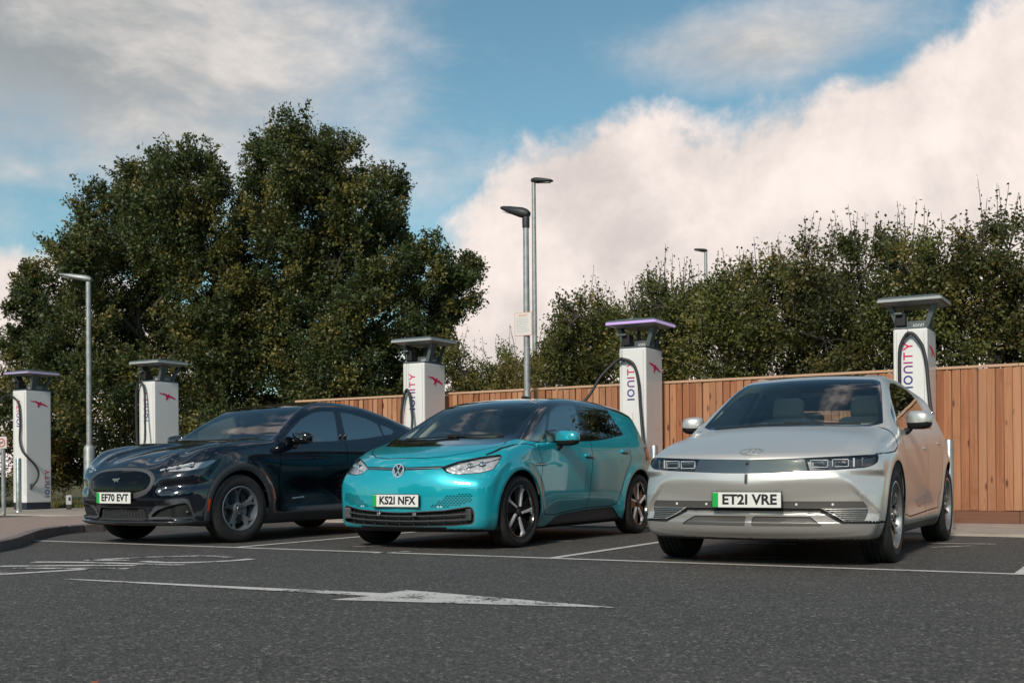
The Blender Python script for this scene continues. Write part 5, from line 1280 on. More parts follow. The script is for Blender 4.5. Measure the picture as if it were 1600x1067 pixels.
for k in range(5):
    m = MB(); w = .0985+random.uniform(-.002, .001); h = 1.80; t0, t1 = .005, .019
    m.add([(0, -t0, 0), (w, -t1, 0), (w, 0, 0), (0, 0, 0), (0, -t0, h), (w, -t1, h), (w, 0, h), (0, 0, h)], [(3, 2, 1, 0), (4, 5, 6, 7), (0, 1, 5, 4), (1, 2, 6, 5), (2, 3, 7, 6), (3, 0, 4, 7)])
    variants.append(m)
me_v = []
for k, m in enumerate(variants):
    o = m.build('board', M_WOOD, fence); me_v.append(o.data); bpy.data.objects.remove(o)
x = 0.; L = FU1-FU0
while x < L:
    o = bpy.data.objects.new('board', random.choice(me_v)); link(o, fence)
    o.location = (x, -.02-random.uniform(0, .004), .19+random.uniform(-.004, .006)); o.rotation_euler = (random.uniform(-.003, .003), random.uniform(-.004, .004), random.uniform(-.02, .02)); x += .104+random.uniform(-.002, .002)
x = 0.
while x < L:
    l = min(3.0, L-x); MB().box((x+l/2, .004, 1.06), (l, .006, 1.84)).build('gap_shade_sheet', M_WOODD, fence); o = MB().box((l/2, 0, 0), (l-.006, .03, .155), .004).build('gravel_board', M_WOODD, fence); o.location = (x, -.015, .112+random.uniform(-.004, .004))  # dark sheet behind the boards stands in for shadow lines between them
    o = MB().box((l/2, 0, 0), (l-.004, .065, .035), .006).build('cap_rail', M_CAP, fence); o.location = (x, -.018, 2.018)
    o = MB().box((0, .06, 1.0), (.09, .09, 2.0), .005).build('post', M_WOODD, fence); o.location = (x+.05, .03, 0)
    for z in (.4, 1.1, 1.8): MB().box((x+l/2, .03, z), (l, .05, .08)).build('arris_rail', M_WOODD, fence)
    x += 3.0
# ---------------------------------------------------------------- rapid chargers
M_WHITE = princ('charger_white', (.70, .69, .685), .32, coat=.3, var=(1.2, .03, 0)); M_CGREY = princ('charger_grey', (.11, .13, .14), .4, .3); M_NAVY = princ('charger_plinth', (.018, .022, .04), .5)
M_RUB = princ('cable_rubber', (.022, .023, .025), .55); M_SOFF = princ('canopy_soffit', (.30, .33, .35), .3); M_MAG = princ('bird_magenta', (.60, .01, .10), .5)
LCOL = [princ('ink_%s' % n, c, .5) for n, c in (('navy', (.015, .025, .16)), ('blue', (.02, .03, .20)), ('violet', (.13, .03, .20)), ('plum', (.36, .02, .16)), ('red', (.55, .015, .12)), ('crimson', (.62, .015, .11)))]
M_WTXT = princ('pale_lettering', (.72, .73, .74), .5)
def letter(mb, ch, x, s, M):
    """stroke letters, height s, starting at x; returns advance"""
    t = s*.17
    def bar(x0, y0, x1, y1):
        a = Vector((x0, y0)); b = Vector((x1, y1)); d = (b-a).normalized(); n = Vector((-d.y, d.x))*t/2; mb.prism([tuple(a+n), tuple(a-n), tuple(b-n), tuple(b+n)], 0, .003, M)
    def arc(cx, cy, r, a0, a1, n=20):
        for k in range(n):
            p, q = R(a0+(a1-a0)*k/n), R(a0+(a1-a0)*(k+1)/n); ri, ro = r-t/2, r+t/2
            mb.prism([(cx+ro*math.cos(p), cy+ro*math.sin(p)), (cx+ro*math.cos(q), cy+ro*math.sin(q)), (cx+ri*math.cos(q), cy+ri*math.sin(q)), (cx+ri*math.cos(p), cy+ri*math.sin(p))], 0, .003, M)
    if ch == 'I': bar(x+t/2, 0, x+t/2, s); return t
    if ch == 'O': r = s/2-t/2; arc(x+s/2, s/2, r, 0, 360, 28); return s
    if ch == 'N':
        w = s*.86; r = w/2-t/2; arc(x+w/2, s-t/2-r, r, 0, 180, 16); bar(x+t/2, 0, x+t/2, s-t/2-r); bar(x+w-t/2, 0, x+w-t/2, s-t/2-r); return w
    if ch == 'T': w = s*.82; bar(x, s-t/2, x+w, s-t/2); bar(x+w/2, 0, x+w/2, s-t); return w
    if ch == 'Y': w = s*.9; bar(x+t*.4, s, x+w/2, s*.46); bar(x+w-t*.4, s, x+w/2, s*.46); bar(x+w/2, 0, x+w/2, s*.5); return w
def wordmark(parent, M, s, cols, gap=.30):
    x = 0.
    for i, ch in enumerate('IONITY'):
        mb = MB(); w = letter(mb, ch, x, s, M); mb.build('letter', cols[i], parent); x += w+s*gap
    return x-s*gap
BIRD = [(405, 456), (440, 464), (468, 462), (492, 470), (510, 480), (518, 470), (527, 470), (536, 477), (528, 486), (556, 490), (585, 506), (607, 523), (592, 528), (566, 516), (540, 508), (522, 512), (510, 526), (504, 549), (493, 532), (482, 530), (494, 516), (488, 496), (470, 482), (444, 478), (420, 470)]
BW, BD, BH = .41, .61, 2.47
CABLES = [
 [(-1.35, -1.0, .95), (-1.1, -.8, 1.5), (-.75, -.55, 2.02), (-.5, -.42, 2.24), (-.28, -.36, 2.34), (-.08, -.35, 2.28), (.05, -.35, 2.13), (.085, -.35, 1.75), (.08, -.36, 1.43), (.16, -.37, 1.22), (.235, -.33, 1.10), (.26, -.15, .92), (.27, -.065, .76), (.265, -.10, .60), (.225, -.2, .46)],
 [(-.20, -.345, 1.05), (-.215, -.36, 1.6), (-.205, -.37, 2.2), (-.17, -.37, 2.37), (-.123, -.37, 2.43), (-.03, -.37, 2.38), (.03, -.38, 2.18), (.075, -.42, 1.76), (.146, -.5, 1.29), (.22, -.7, .95)],
 [(-.21, -.35, .95), (-.205, -.36, 1.48), (-.185, -.37, 1.72), (-.145, -.37, 1.90), (-.09, -.37, 2.01), (-.033, -.38, 1.94), (.01, -.39, 1.72), (.045, -.42, 1.48), (.10, -.6, 1.0)],
 [(-1.25, -1.35, 1.02), (-.95, -1.0, 1.30), (-.60, -.62, 1.70), (-.42, -.50, 2.02), (-.27, -.42, 2.20), (-.145, -.38, 2.28), (.03, -.36, 2.21), (.11, -.36, 1.97), (.143, -.37, 1.60), (.18, -.40, 1.28), (.23, -.45, 1.01), (.25, -.40, .6), (.18, -.31, .45)],
 [(-.10, -.32, .9), (-.115, -.36, 1.5), (-.118, -.37, 2.08), (-.09, -.37, 2.26), (-.02, -.37, 2.365), (.05, -.37, 2.36), (.12, -.37, 2.27), (.163, -.37, 2.18), (.205, -.38, 1.97), (.235, -.42, 1.66), (.28, -.5, 1.35), (.34, -.6, 1.11), (.36, -.75, .9)]]
CLAB = ['white charging pillar at the far left with a steel bollard in front, cable looping off the picture edge',
        'white charging pillar behind the bonnet of the dark car', 'white charging pillar between the dark car and the teal hatchback',
        'white charging pillar with lilac lit canopy, its cable arching over to the teal hatchback', 'white charging pillar behind the silver car, against the fence at the right']
CU = (-20.775, -16.963, -10.760, -6.913, -3.101); PSI = -.5134
def charger(i):
    U = Vector((math.cos(PSI), math.sin(PSI), 0)); Vv = Vector((-math.sin(PSI), math.cos(PSI), 0))
    c = row(CU[i], 14.824)-U*BW/2+Vv*BD/2; c.z = .03
    t = thing('charging_pillar', CLAB[i], 'charger', c, PSI, 'charging pillars along the fence')
    z0 = -.03
    b = MB().box((0, 0, (.14+BH+z0)/2), (BW, BD, BH+z0-.14), .018).build('cabinet', M_WHITE, t)
    MB().box((0, 0, .07), (BW-.02, BD-.02, .142), .006).build('plinth', M_NAVY, t)
    # panel joints and screen on the front
    MB().box((-.165, -BD/2-.001, 1.35), (.004, .006, 2.1)).build('panel_joint', princ('joint_grey', (.35, .35, .35), .6), b)
    MB().box((.165, -BD/2-.001, 1.35), (.004, .006, 2.1)).build('panel_joint', princ('joint_grey'), b)
    MB().box((0, -BD/2-.001, 1.40), (.006, .008, .24), .002).build('door_pull', princ('joint_grey'), b)
    MB().box((0, 0, BH+z0+.010), (BW-.004, BD-.004, .022), .004).build('top_plate', M_CGREY, t)
    zt = BH+z0+.02; ch = 2.80-zt
    # canopy on raked struts
    for sx in (-1, 1):
        m = MB(); m.add([(sx*.13, -.16, zt), (sx*.19, -.16, zt), (sx*.30, -.20, 2.76), (sx*.24, -.20, 2.76), (sx*.13, -.05, zt), (sx*.19, -.05, zt), (sx*.30, -.05, 2.76), (sx*.24, -.05, 2.76)], [(0, 1, 2, 3), (7, 6, 5, 4), (0, 4, 5, 1), (1, 5, 6, 2), (2, 6, 7, 3), (3, 7, 4, 0)]); m.build('canopy_strut', M_CGREY, t)
        m = MB(); m.add([(sx*.13, .16, zt), (sx*.17, .16, zt), (sx*.19, .33, 2.76), (sx*.15, .33, 2.76), (sx*.13, .22, zt), (sx*.17, .22, zt), (sx*.19, .39-.03, 2.76), (sx*.15, .39-.03, 2.76)], [(0, 1, 2, 3), (7, 6, 5, 4), (0, 4, 5, 1), (1, 5, 6, 2), (2, 6, 7, 3), (3, 7, 4, 0)]); m.build('canopy_strut', M_CGREY, t)
    pnl = MB().box((0, .05, zt+.05), (.30, .26, .10), .006).build('name_panel', M_CGREY, t)
    for M in (Matrix.Translation((.0, -.081, zt+.022)) @ Matrix(((1, 0, 0, 0), (0, 0, -1, 0), (0, 1, 0, 0), (0, 0, 0, 1))), Matrix.Translation((.151, -.06, zt+.022)) @ Matrix(((0, 0, 1, 0), (1, 0, 0, 0), (0, 1, 0, 0), (0, 0, 0, 1)))):
        s = .036; x = 0; mb = MB()
        for q_ in 'IONITY': x += letter(mb, q_, x, s, M)+s*.2
        mb.build('small_lettering', M_WTXT, pnl)
    can = MB(); a, d_ = .378, .382; zc = 2.80
    pr = [(a-.13, d_-.13, zc+.058), (a-.012, d_-.012, zc+.032), (a, d_, zc+.014), (a-.004, d_-.004, zc-.004), (a-.02, d_-.02, zc-.028)]
    vs = []; fs = []
    for A, D, z in pr: vs += [(-A, -D, z), (A, -D, z), (A, D, z), (-A, D, z)]
    for k in range(len(pr)-1): fs += [(k*4+j, k*4+(j+1) % 4, (k+1)*4+(j+1) % 4, (k+1)*4+j) for j in range(4)]
    fs += [(3, 2, 1, 0)]; can.add(vs, fs); cn = can.build('canopy', M_CGREY, t)
    m = MB(); A, D = a-.022, d_-.022; m.add([(-A, -D, zc-.0285), (A, -D, zc-.0285), (A, D, zc-.0285), (-A, D, zc-.0285), (-A+.11, -D+.11, zc-.060), (A-.11, -D+.11, zc-.060), (A-.11, D-.11, zc-.060), (-A+.11, D-.11, zc-.060)], [(0, 1, 5, 4), (1, 2, 6, 5), (2, 3, 7, 6), (3, 0, 4, 7), (4, 5, 6, 7)]); m.build('soffit', M_SOFF, cn)
    lit = i in (0, 3)
    lm = princ('lilac_light', (.35, .22, .55), .3, emit=(.56, .42, .68), es=.42) if i == 3 else princ('dim_lilac_light', (.34, .28, .46), .3, emit=(.5, .42, .62), es=.14) if lit else princ('light_strip_off', (.36, .38, .38), .35)
    for A, D, sx, sy in ((a+.001, d_+.001, 1, 0), (a+.001, d_+.001, -1, 0), (a+.001, d_+.001, 0, 1), (a+.001, d_+.001, 0, -1)):
        mb = MB(); mb.box((sx*(a-.004), sy*(d_-.004), zc-.008), (.024 if sx else 2*a-.012, 2*d_-.012 if sx else .024, .036), .006); mb.build('light_strip', lm, cn)
    # cable arm, retractor cord and cable
    MB().box((-.12, -.20, zt+.10), (.12, .16, .16), .01).build('cable_winder', M_BLACK, t); MB().box((-.14, -.26, zt+.17), (.10, .16, .03), .01).build('cable_arm', M_CGREY, t)
    P = CABLES[i]; pk = max(P, key=lambda p: p[2])
    MB().tube([(pk[0], pk[1], zt+.12), (pk[0], pk[1], pk[2]+.02)], .003, 5).build('winder_cord', M_STEEL, t)
    cb = MB().tube(smooth_path(P, 8), .0215, 10).build('charging_cable', M_RUB, t, smooth=True, angle=60)
    k = P.index(pk); nb_ = smooth_path(P[max(0, k-1):k+2], 8); MB().tube(nb_[5:-5], [.026]*len(nb_[5:-5]), 10).build('cable_saddle', M_BLACK, cb, smooth=True, angle=60)
    if i == 0: MB().box((BW/2+.006, -.20, .47), (.02, .055, .11), .005).build('cable_holster', M_CGREY, t)
    # names: upwards on the front, low on the side; bird on the side
    s = .112; Mf = Matrix.Translation((.0285+.0, -BD/2-.0005, 1.70)) @ Matrix(((0, -1, 0, 0), (0, 0, -1, 0), (1, 0, 0, 0), (0, 0, 0, 1)))
    wordmark(b, Mf, s, LCOL, .235)
    Ms = Matrix.Translation((BW/2+.0005, BD/2-.05, .25)) @ Matrix(((0, 0, 1, 0), (0, -1, 0, 0), (1, 0, 0, 0), (0, 0, 0, 1)))
    wordmark(b, Ms, s, LCOL, .235)
    bp = [((x-502)*.00215, -(y-500)*.00168) for x, y in BIRD]
    MB().prism(bp, 0, .003, Matrix.Translation((BW/2+.0005, .0, BH+z0-.275)) @ Matrix(((0, 0, 1, 0), (1, 0, 0, 0), (0, 1, 0, 0), (0, 0, 0, 1)))).build('bird_emblem', M_MAG, b)
    return t
for i in range(5): charger(i)
# ---------------------------------------------------------------- bollards
M_BOL = princ('bollard_steel', (.52, .51, .49), .34, 1., var=(8, .12, 0))
BL = [(-19.80, 13.96, 'steel bollard in front of the far left charging pillar'), (-6.42, 14.0, 'steel bollard seen between the teal and silver cars'), (-2.70, 14.0, 'steel bollard behind the tail of the silver car'), (-7.18, 13.6, 'steel bollard whose foot shows beneath the teal car')]
for u, v, l in BL:
    b_ = MB().lathe([(.0, 1.035), (.035, 1.034), (.048, 1.028), (.052, 1.015), (.052, .0)], 24).build('bollard', M_BOL, None, smooth=True, angle=40)
    b_.location = row(u, v, .03); tag(b_, l, 'bollard', 'steel bollards'); MB().lathe([(.052, .012), (.075, .01), (.078, 0)], 24).build('base_ring', M_STEEL, b_, smooth=True)
# ---------------------------------------------------------------- lamp posts
M_GALV = princ('galvanised_steel', (.33, .345, .345), .5, .55, var=(9, .18, .1)); M_LUM = princ('luminaire_grey', (.035, .037, .040), .5, .3); M_LED = princ('lamp_diffuser', (.42, .44, .45), .25)
def lamp_post(label, loc, h, r0, r1, hd, az, base=None, collar=True, tilt=.25):
    t = thing('lamp_post', label, 'lamp post', loc, az, 'lamp posts')
    MB().lathe([(r0, 0), (r1, h), (.0, h+.001)], 16).build('column', M_GALV, t, smooth=True, angle=40)
    if base: MB().lathe([(base[0], 0), (base[0], base[1]), (base[0]*.9, base[1]+.03), (r0*.9, base[1]+.09)], 16).build('base_section', M_GALV, t, smooth=True, angle=40)
    if collar: MB().lathe([(r1+.012, h-.16), (r1+.014, h-.02), (r1+.004, h+.03)], 14).build('spigot', M_LUM, t, smooth=True, angle=40)
    L, w, th = hd; n = 12; vs = []; prof = [(-.12, .5, .55), (0, .75, .9), (.2, .95, 1.), (.6, 1., .75), (.9, .9, .45), (1., .7, .3)]
    for s_, ww, tt in prof:
        for k in range(n):
            a = 2*math.pi*k/n; vs.append((s_*L, ww*w/2*math.copysign(abs(math.cos(a))**.6, math.cos(a)), tt*th*(.55*math.sin(a) if math.sin(a) > 0 else .45*math.sin(a))))
    m = MB(); m.add(vs, [(i*n+k, i*n+(k+1) % n, (i+1)*n+(k+1) % n, (i+1)*n+k) for i in range(len(prof)-1) for k in range(n)]+[tuple(range(n)), tuple((len(prof)-1)*n+k for k in range(n))])
    o = m.build('lantern', M_GALV if base else M_LUM, t, smooth=True, angle=50); o.location = (0, 0, h+.05); o.rotation_euler = (0, -tilt, 0)  # paler material on the thick-based post puts its sunlit look into the colour
    MB().box((L*.62, 0, -.40*th*.75), (L*.5, w*.62, .012), .004).build('diffuser', M_LED, o)
    return t
p1 = lamp_post('galvanised lamp post with a notice, rising behind the teal hatchback', row(-9.09, 15.2, .03), 4.60, .056, .044, (.44, .22, .16), math.pi+TH, tilt=.32)
sg = tag(MB().box((0, 0, 0), (.315, .008, .36), .003).build('notice_board', princ('notice_frame', (.62, .36, .28), .5)), 'small printed notice fixed to the lamp post behind the teal hatchback', 'sign'); sg.location = row(-9.11, 15.135, 2.985); sg.rotation_euler = (0, 0, TH)
MB().box((0, -.003, 0), (.292, .006, .338), .001).build('notice_sheet', princ('notice_paper', (.66, .63, .61), .6), sg)
t_ = text_mesh('notice_heading', 'IONITY', .048, princ('notice_red', (.62, .25, .16), .6), sg, .0006, bold=.001); t_.matrix_local = Matrix.Translation((0, -.0068, .13)) @ Matrix.Rotation(R(90), 4, 'X')
for k in range(9):
    w = random.uniform(.18, .25); MB().box((-.125+w/2, -.0065, .085-k*.026), (w, .001, .007)).build('notice_line', princ('notice_grey', (.42, .44, .46), .6), sg)
lamp_post('tall thin lamp post behind the hedge, beside the one with the notice', (.66, 32, 0), 8.75, .085, .055, (.55, .24, .16), -.35, tilt=-.1, collar=False)
lamp_post('pale lamp post with thick base standing left of the dark car', (-8.86, 24.2, .04), 4.74, .062, .052, (.62, .26, .14), math.pi-.12, (.115, 1.25), False, .18)
lamp_post('small distant lamp post showing above the right-hand hedge', (10.16, 60, 0), 12.1, .12, .08, (.62, .28, .18), math.pi+.2, tilt=.1, collar=False)
# ---------------------------------------------------------------- small things at the left edge
sp = thing('prohibition_sign', 'small square white sign with a red ring on a grey post, far left edge', 'sign', (-9.30, 21.1, .03), -.2)
MB().tube([(0, 0, 0), (0, 0, 1.42)], .038, 12).build('post', M_GALV, sp, smooth=True, angle=50); pl = MB().box((0, -.045, 1.30), (.21, .01, .21), .004).build('plate', princ('sign_white', (.62, .58, .56), .5), sp)
MB().lathe([(.062, 0), (.078, 0), (.078, .004), (.062, .004)], 28, Matrix.Translation((0, -.051, 1.30)) @ Matrix.Rotation(R(90), 4, 'X'), True).build('red_ring', princ('sign_red', (.45, .03, .04), .5), pl)
MB().box((0, -.052, 1.30), (.012, .003, .13), 0, Matrix.Rotation(R(45), 3, 'Y')).build('red_bar', princ('sign_red'), pl); MB().box((0, -.0515, 1.30), (.07, .002, .035)).build('symbol', princ('sign_grey', (.2, .2, .22), .5), pl)
mk = thing('marker_post', 'short white marker post standing in the grass behind the dark car', 'marker post', (-8.95, 23.3, .04), .2)
MB().box((0, 0, .19), (.11, .04, .19), .01).build('marker_plate', princ('marker_white', (.42, .42, .43), .6), mk); MB().box((.015, -.022, .21), (.04, .004, .07)).build('marker_symbol', M_INK, mk); MB().box((0, 0, .05), (.10, .05, .10), .01).build('marker_foot', M_DARK, mk)
wl = thing('slatted_fence', 'brown slatted fence glimpsed behind the far left charging pillar', 'fence', (-15.95, 27.5, .3), -.35)
M_RB = princ('brown_stain', (.22, .095, .055), .8, var=(6, .3, .2))
for j in range(11): MB().box((0, 0, .25+j*.19), (7.0, .03, .15), .006).build('slat', M_RB, wl)
for k in range(4): MB().box((-3.3+k*2.2, .06, 1.15), (.1, .09, 2.3), .006).build('post', M_RB, wl)
sk = thing('skip_container', 'teal metal container standing behind the far left sign', 'container', (-12.35, 24.6, .06), -.35)
MB().box((0, 0, .55), (1.6, .7, .95), .02).build('bin_body', princ('teal_steel', (.015, .085, .095), .5, .2, var=(3, .2, .1)), sk)
for k in range(6): MB().box((-.7+k*.28, -.37, .55), (.05, .05, .9), .006).build('rib', princ('teal_steel'), sk)
MB().box((0, 0, 1.04), (1.66, .76, .05), .01).build('lid', M_DARK, sk)
# ---------------------------------------------------------------- trees and hedge: leaf-sized faces on sprigs spread through each crown
def leaf_mat(name, dark, mid, warm, fw):
    m = bpy.data.materials.new(name); nt = nodes_of(m); b = NB(nt); at = b.n('ShaderNodeAttribute', attribute_name='tone'); sep = b.n('ShaderNodeSeparateColor'); b.put(sep.inputs[0], at.outputs['Color'])
    c = b.mix(b.ramp(sep.outputs[0], .1, .8), dark, mid); c = b.mix(b.ramp(sep.outputs[1], 1-fw, 1.), c, warm)
    p = b.n('ShaderNodeBsdfPrincipled'); b.put(p.inputs['Base Color'], c); p.inputs['Roughness'].default_value = .48; p.inputs['Specular IOR Level'].default_value = .45
    t = b.n('ShaderNodeBsdfTranslucent'); b.put(t.inputs[0], b.mix(.4, c, (.12, .14, .02))); mx = b.n('ShaderNodeMixShader'); mx.inputs[0].default_value = .30
    nt.links.new(p.outputs[0], mx.inputs[1]); nt.links.new(t.outputs[0], mx.inputs[2]); o = b.n('ShaderNodeOutputMaterial'); nt.links.new(mx.outputs[0], o.inputs[0]); return m
M_BARK = surf_mat('bark', lambda b, p, O, rnd, P: (b.put(p.inputs['Base Color'], b.mix(b.noise(b.vmul(P, (1, 1, .3)), 18, 5, .7), (.035, .028, .022), (.10, .085, .068))), b.put(p.inputs['Normal'], b.bump(b.noise(P, 30, 4, .7), .6, .02)), setattr(p.inputs['Roughness'], 'default_value', .9)))
def unit(v): return v/np.maximum(np.linalg.norm(v, axis=1, keepdims=True), 1e-9)
def leaves(base, direc, n_leaf, Ls, size, tone):
    """sprigs -> folded diamond leaves; returns verts, quads, tone"""
    n = len(base); m = n*n_leaf
    k = np.tile(np.arange(n_leaf), n); b = np.repeat(base, n_leaf, 0); d = np.repeat(direc, n_leaf, 0); L = np.repeat(Ls, n_leaf)
    pos = b+d*((k+RNG.random(m))/n_leaf*L)[:, None]+RNG.normal(0, size*.42, (m, 3))
    ax = unit(d*.5+RNG.normal(0, .75, (m, 3))); s2 = unit(np.cross(ax, unit(RNG.normal(0, 1, (m, 3))+np.array([0, 0, .5])))); up = np.cross(ax, s2)
    l = size*RNG.uniform(.7, 1.3, m)[:, None]; w = l*RNG.uniform(.27, .36, m)[:, None]
    V = np.stack([pos, pos+ax*l*.5+s2*w+up*w*.35, pos+ax*l, pos+ax*l*.5-s2*w+up*w*.35], 1).reshape(-1, 3)
    t = np.repeat(tone, n_leaf, 0).copy(); t[:, 0] += RNG.normal(0, .16, m); t[:, 1] = t[:, 1]*.7+.3*RNG.random(m); return V, np.arange(4*m).reshape(-1, 4), np.clip(t, 0, 1)
def tree(name, label, base, lobes, mat, dens=1., size=0.072, spl=(.22, .45), n_leaf=9, shoots=3, group=None, trunk=.13, upb=.35, cat='tree', spikes=0):
    t = thing(name, label, cat, base, 0, group); base = Vector(base)
    B = []; D = []; L = []; TN = []; stems = []
    for (c, r) in lobes:
        c = np.array(c)-np.array(base); n = int(430*dens*(r/.7)**2)
        cl = unit(RNG.normal(0, 1, (max(5, n//26), 3))); clr = RNG.uniform(.45, 1.02, len(cl))            # sub-clumps give light and dark masses
        ci = RNG.integers(0, len(cl), n); q = cl[ci]*(clr[ci]*r)[:, None]+RNG.normal(0, r*.13, (n, 3)); q[:, 2] *= .92
        keep = np.linalg.norm(q, axis=1) < r*1.25; q = q[keep]; ci = ci[keep]; n = len(q)
        ctone = RNG.random((len(cl), 2))
        d = unit(unit(q)+np.array([0, 0, upb])+RNG.normal(0, .45, (n, 3)))
        B.append(c+q); D.append(d); L.append(RNG.uniform(*spl, n)); tn = np.stack([.25+.5*ctone[ci, 0], ctone[ci, 1], np.zeros(n)], 1); TN.append(tn)
        for _ in range(int(spikes*(.5+r))):
            dv = unit(RNG.normal(0, 1, (1, 3))+np.array([[0, 0, .75]]))[0]; ln = r*RNG.uniform(.5, 1.15); m_ = 7; st = c+dv*r*.65; side = unit(RNG.normal(0, 1, (1, 3)))[0]
            q_ = np.array([st+dv*ln*k_/m_+side*.10*(k_/m_)**2+np.array([0, 0, .12*(k_/m_)**2]) for k_ in range(m_)]); stems.append((c+dv*r*.3, q_[m_//2], q_[-1]))
            rep = 3; B.append(np.repeat(q_, rep, 0)+RNG.normal(0, .05, (m_*rep, 3))); D.append(unit(dv*.7+RNG.normal(0, .5, (m_*rep, 3)))); L.append(np.repeat(np.linspace(.30, .14, m_), rep)); TN.append(np.stack([RNG.uniform(.2, .7, m_*rep), np.full(m_*rep, RNG.random()), np.zeros(m_*rep)], 1))
        if shoots:
            k = int(shoots*r/.7); a = RNG.uniform(0, 2*np.pi, k); rr = r*np.sqrt(RNG.random(k))*.9; B.append(c+np.stack([rr*np.cos(a), rr*np.sin(a), np.sqrt(np.maximum(r*r-rr*rr, 0))*.85], 1)); D.append(unit(np.stack([RNG.normal(0, .12, k), RNG.normal(0, .12, k), np.ones(k)], 1))); L.append(RNG.uniform(.35, .75, k)); TN.append(np.stack([RNG.uniform(.1, .5, k), RNG.random(k), np.zeros(k)], 1)); stems += [(b_, b_+d_*l_*.5, b_+d_*l_) for b_, d_, l_ in zip(B[-1], D[-1], L[-1])]
    B = np.concatenate(B); D = np.concatenate(D); L = np.concatenate(L); TN = np.concatenate(TN)
    ok = B[:, 2] > .05; B, D, L, TN = B[ok], D[ok], L[ok], TN[ok]
    V, F, tone = leaves(B, D, n_leaf, L, size, TN)
    o = tmesh('crown', V, F, mat, t, smooth=False); ca = o.data.color_attributes.new('tone', 'FLOAT_COLOR', 'CORNER'); col = np.ones((len(F), 4, 4), np.float32); col[:, :, :3] = tone[:, None, :]; ca.data.foreach_set('color', col.ravel())
    # wood: trunk, limbs to every lobe, twigs to sprigs
    mb = MB(); top = max(c[2]-base.z for c, r in lobes)
    wob = [Vector((0, 0, -.1))]+[Vector((random.uniform(-.12, .12), random.uniform(-.12, .12), top*f)) for f in (.2, .4, .6, .85)]
    tp = smooth_path(wob, 4); mb.tube(tp, [trunk*(1-.85*i/(len(tp)-1)) for i in range(len(tp))], 8)
    for (c, r) in lobes:
        c = Vector(c)-base; f = max(.12, min(.8, (c.z-r*.9-.6*math.hypot(c.x, c.y))/top)); a = Vector((0, 0, top*f)); mid = a.lerp(c, .5)+Vector((0, 0, -.12*r))
        p = smooth_path([a, mid, c], 4); mb.tube(p, [max(.014, trunk*.42*(1-.8*i/(len(p)-1))) for i in range(len(p))], 6)
    for i in RNG.choice(len(B), min(len(B), 90), replace=False):
        e = Vector(B[i]+D[i]*L[i]); c = min(lobes, key=lambda q: (Vector(q[0])-base-e).length)[0]; c = Vector(c)-base; mb.tube([c, c.lerp(e, .55)+Vector((0, 0, .04)), e], [.010, .007, .003], 4, False)
    for st in stems: mb.tube([Vector(p) for p in st], [.008, .005, .003], 4, False)
    mb.build('trunk', M_BARK, t, smooth=True, angle=60); return t
def LB(Y, pts, dy=1.6, sc=.78):
    """crown lobes given as bearing (right), elevation and radius at range Y"""
    k = Y/1803; out = []
    for i, (x, y, r) in enumerate(pts):
        j = ((i*.618) % 1-.5)*2*dy; f = (Y+j)/Y; out.append((((x-800)*k*f, Y+j, .7214+(732-y)*k*f), r*k*sc))
    return out
M_OAK = leaf_mat('oak_leaf', (.026, .042, .016), (.078, .100, .030), (.24, .195, .05), .44); M_HEDGE = leaf_mat('hedge_leaf', (.045, .060, .018), (.135, .145, .035), (.25, .185, .05), .40)
M_OLIVE = leaf_mat('olive_leaf', (0.085, 0.081, 0.023), (0.195, 0.163, 0.044), (0.338, 0.221, 0.072), .5); M_DEEP = leaf_mat('deep_leaf', (.034, .044, .015), (.095, .100, .028), (.19, .14, .045), .36)
OA = [(290, 290, 62), (235, 300, 58), (330, 350, 70), (165, 330, 48), (262, 380, 85), (128, 405, 55), (190, 430, 80), (330, 460, 85), (85, 470, 45), (60, 540, 52), (130, 530, 80), (240, 520, 95), (340, 560, 85), (170, 620, 85), (280, 640, 90), (60, 630, 55), (120, 700, 60), (230, 715, 60), (345, 690, 70), (45, 430, 18), (40, 470, 22)]
OB = [(475, 240, 55), (435, 235, 38), (525, 260, 52), (420, 310, 62), (490, 330, 75), (560, 320, 55), (603, 300, 38), (430, 410, 80), (530, 410, 85), (610, 390, 58), (670, 420, 42), (380, 480, 70), (480, 500, 90), (590, 480, 80), (680, 490, 48), (722, 455, 28), (735, 415, 14), (420, 580, 85), (530, 580, 85), (630, 560, 65), (690, 530, 30), (470, 660, 80), (390, 680, 70), (570, 650, 70), (640, 630, 40)]
tree('oak_tree', 'dark green tree behind the left chargers, the more spreading of the two big trees', (-8.9, 28, .1), LB(28, OA), M_OAK, 1.55, .078, group='big trees on the grass', trunk=.17, spikes=17)
tree('oak_tree', 'tallest dark green tree, rising behind the dark car', (-4.4, 28.3, .1), LB(28.3, OB), M_OAK, 1.55, .078, group='big trees on the grass', trunk=.17, spikes=17)
HG = 'trees and shrubs behind the fence'
def hedge(lab, Y, pts, mat, **k): 
    lb = LB(Y, [(x, y+(42 if y < 480 and x > 850 else 0), r) for x, y, r in pts], k.pop('dy', 1.), .95); cx = sum(c[0] for c, r in lb)/len(lb); return tree(k.pop('name', 'hedgerow_tree'), lab, (cx, Y, .1), lb, mat, group=HG, **k)
hedge('low scrub glimpsed at the far left behind the sign', 29, [(0, 640, 60), (30, 600, 50), (15, 690, 60), (75, 660, 50), (-30, 600, 60), (70, 720, 45), (130, 725, 45), (30, 540, 30)], M_OLIVE, dens=0.90, size=0.064, name='shrub', cat='shrub', trunk=.06)
hedge('low dark shrub above the fence just right of the big trees', 27, [(722, 572, 32), (765, 572, 34), (700, 605, 40), (745, 615, 40), (795, 600, 36), (810, 565, 22), (660, 620, 40)], M_HEDGE, dens=1.50, size=0.060, shoots=4, name='shrub', cat='shrub', trunk=.07)
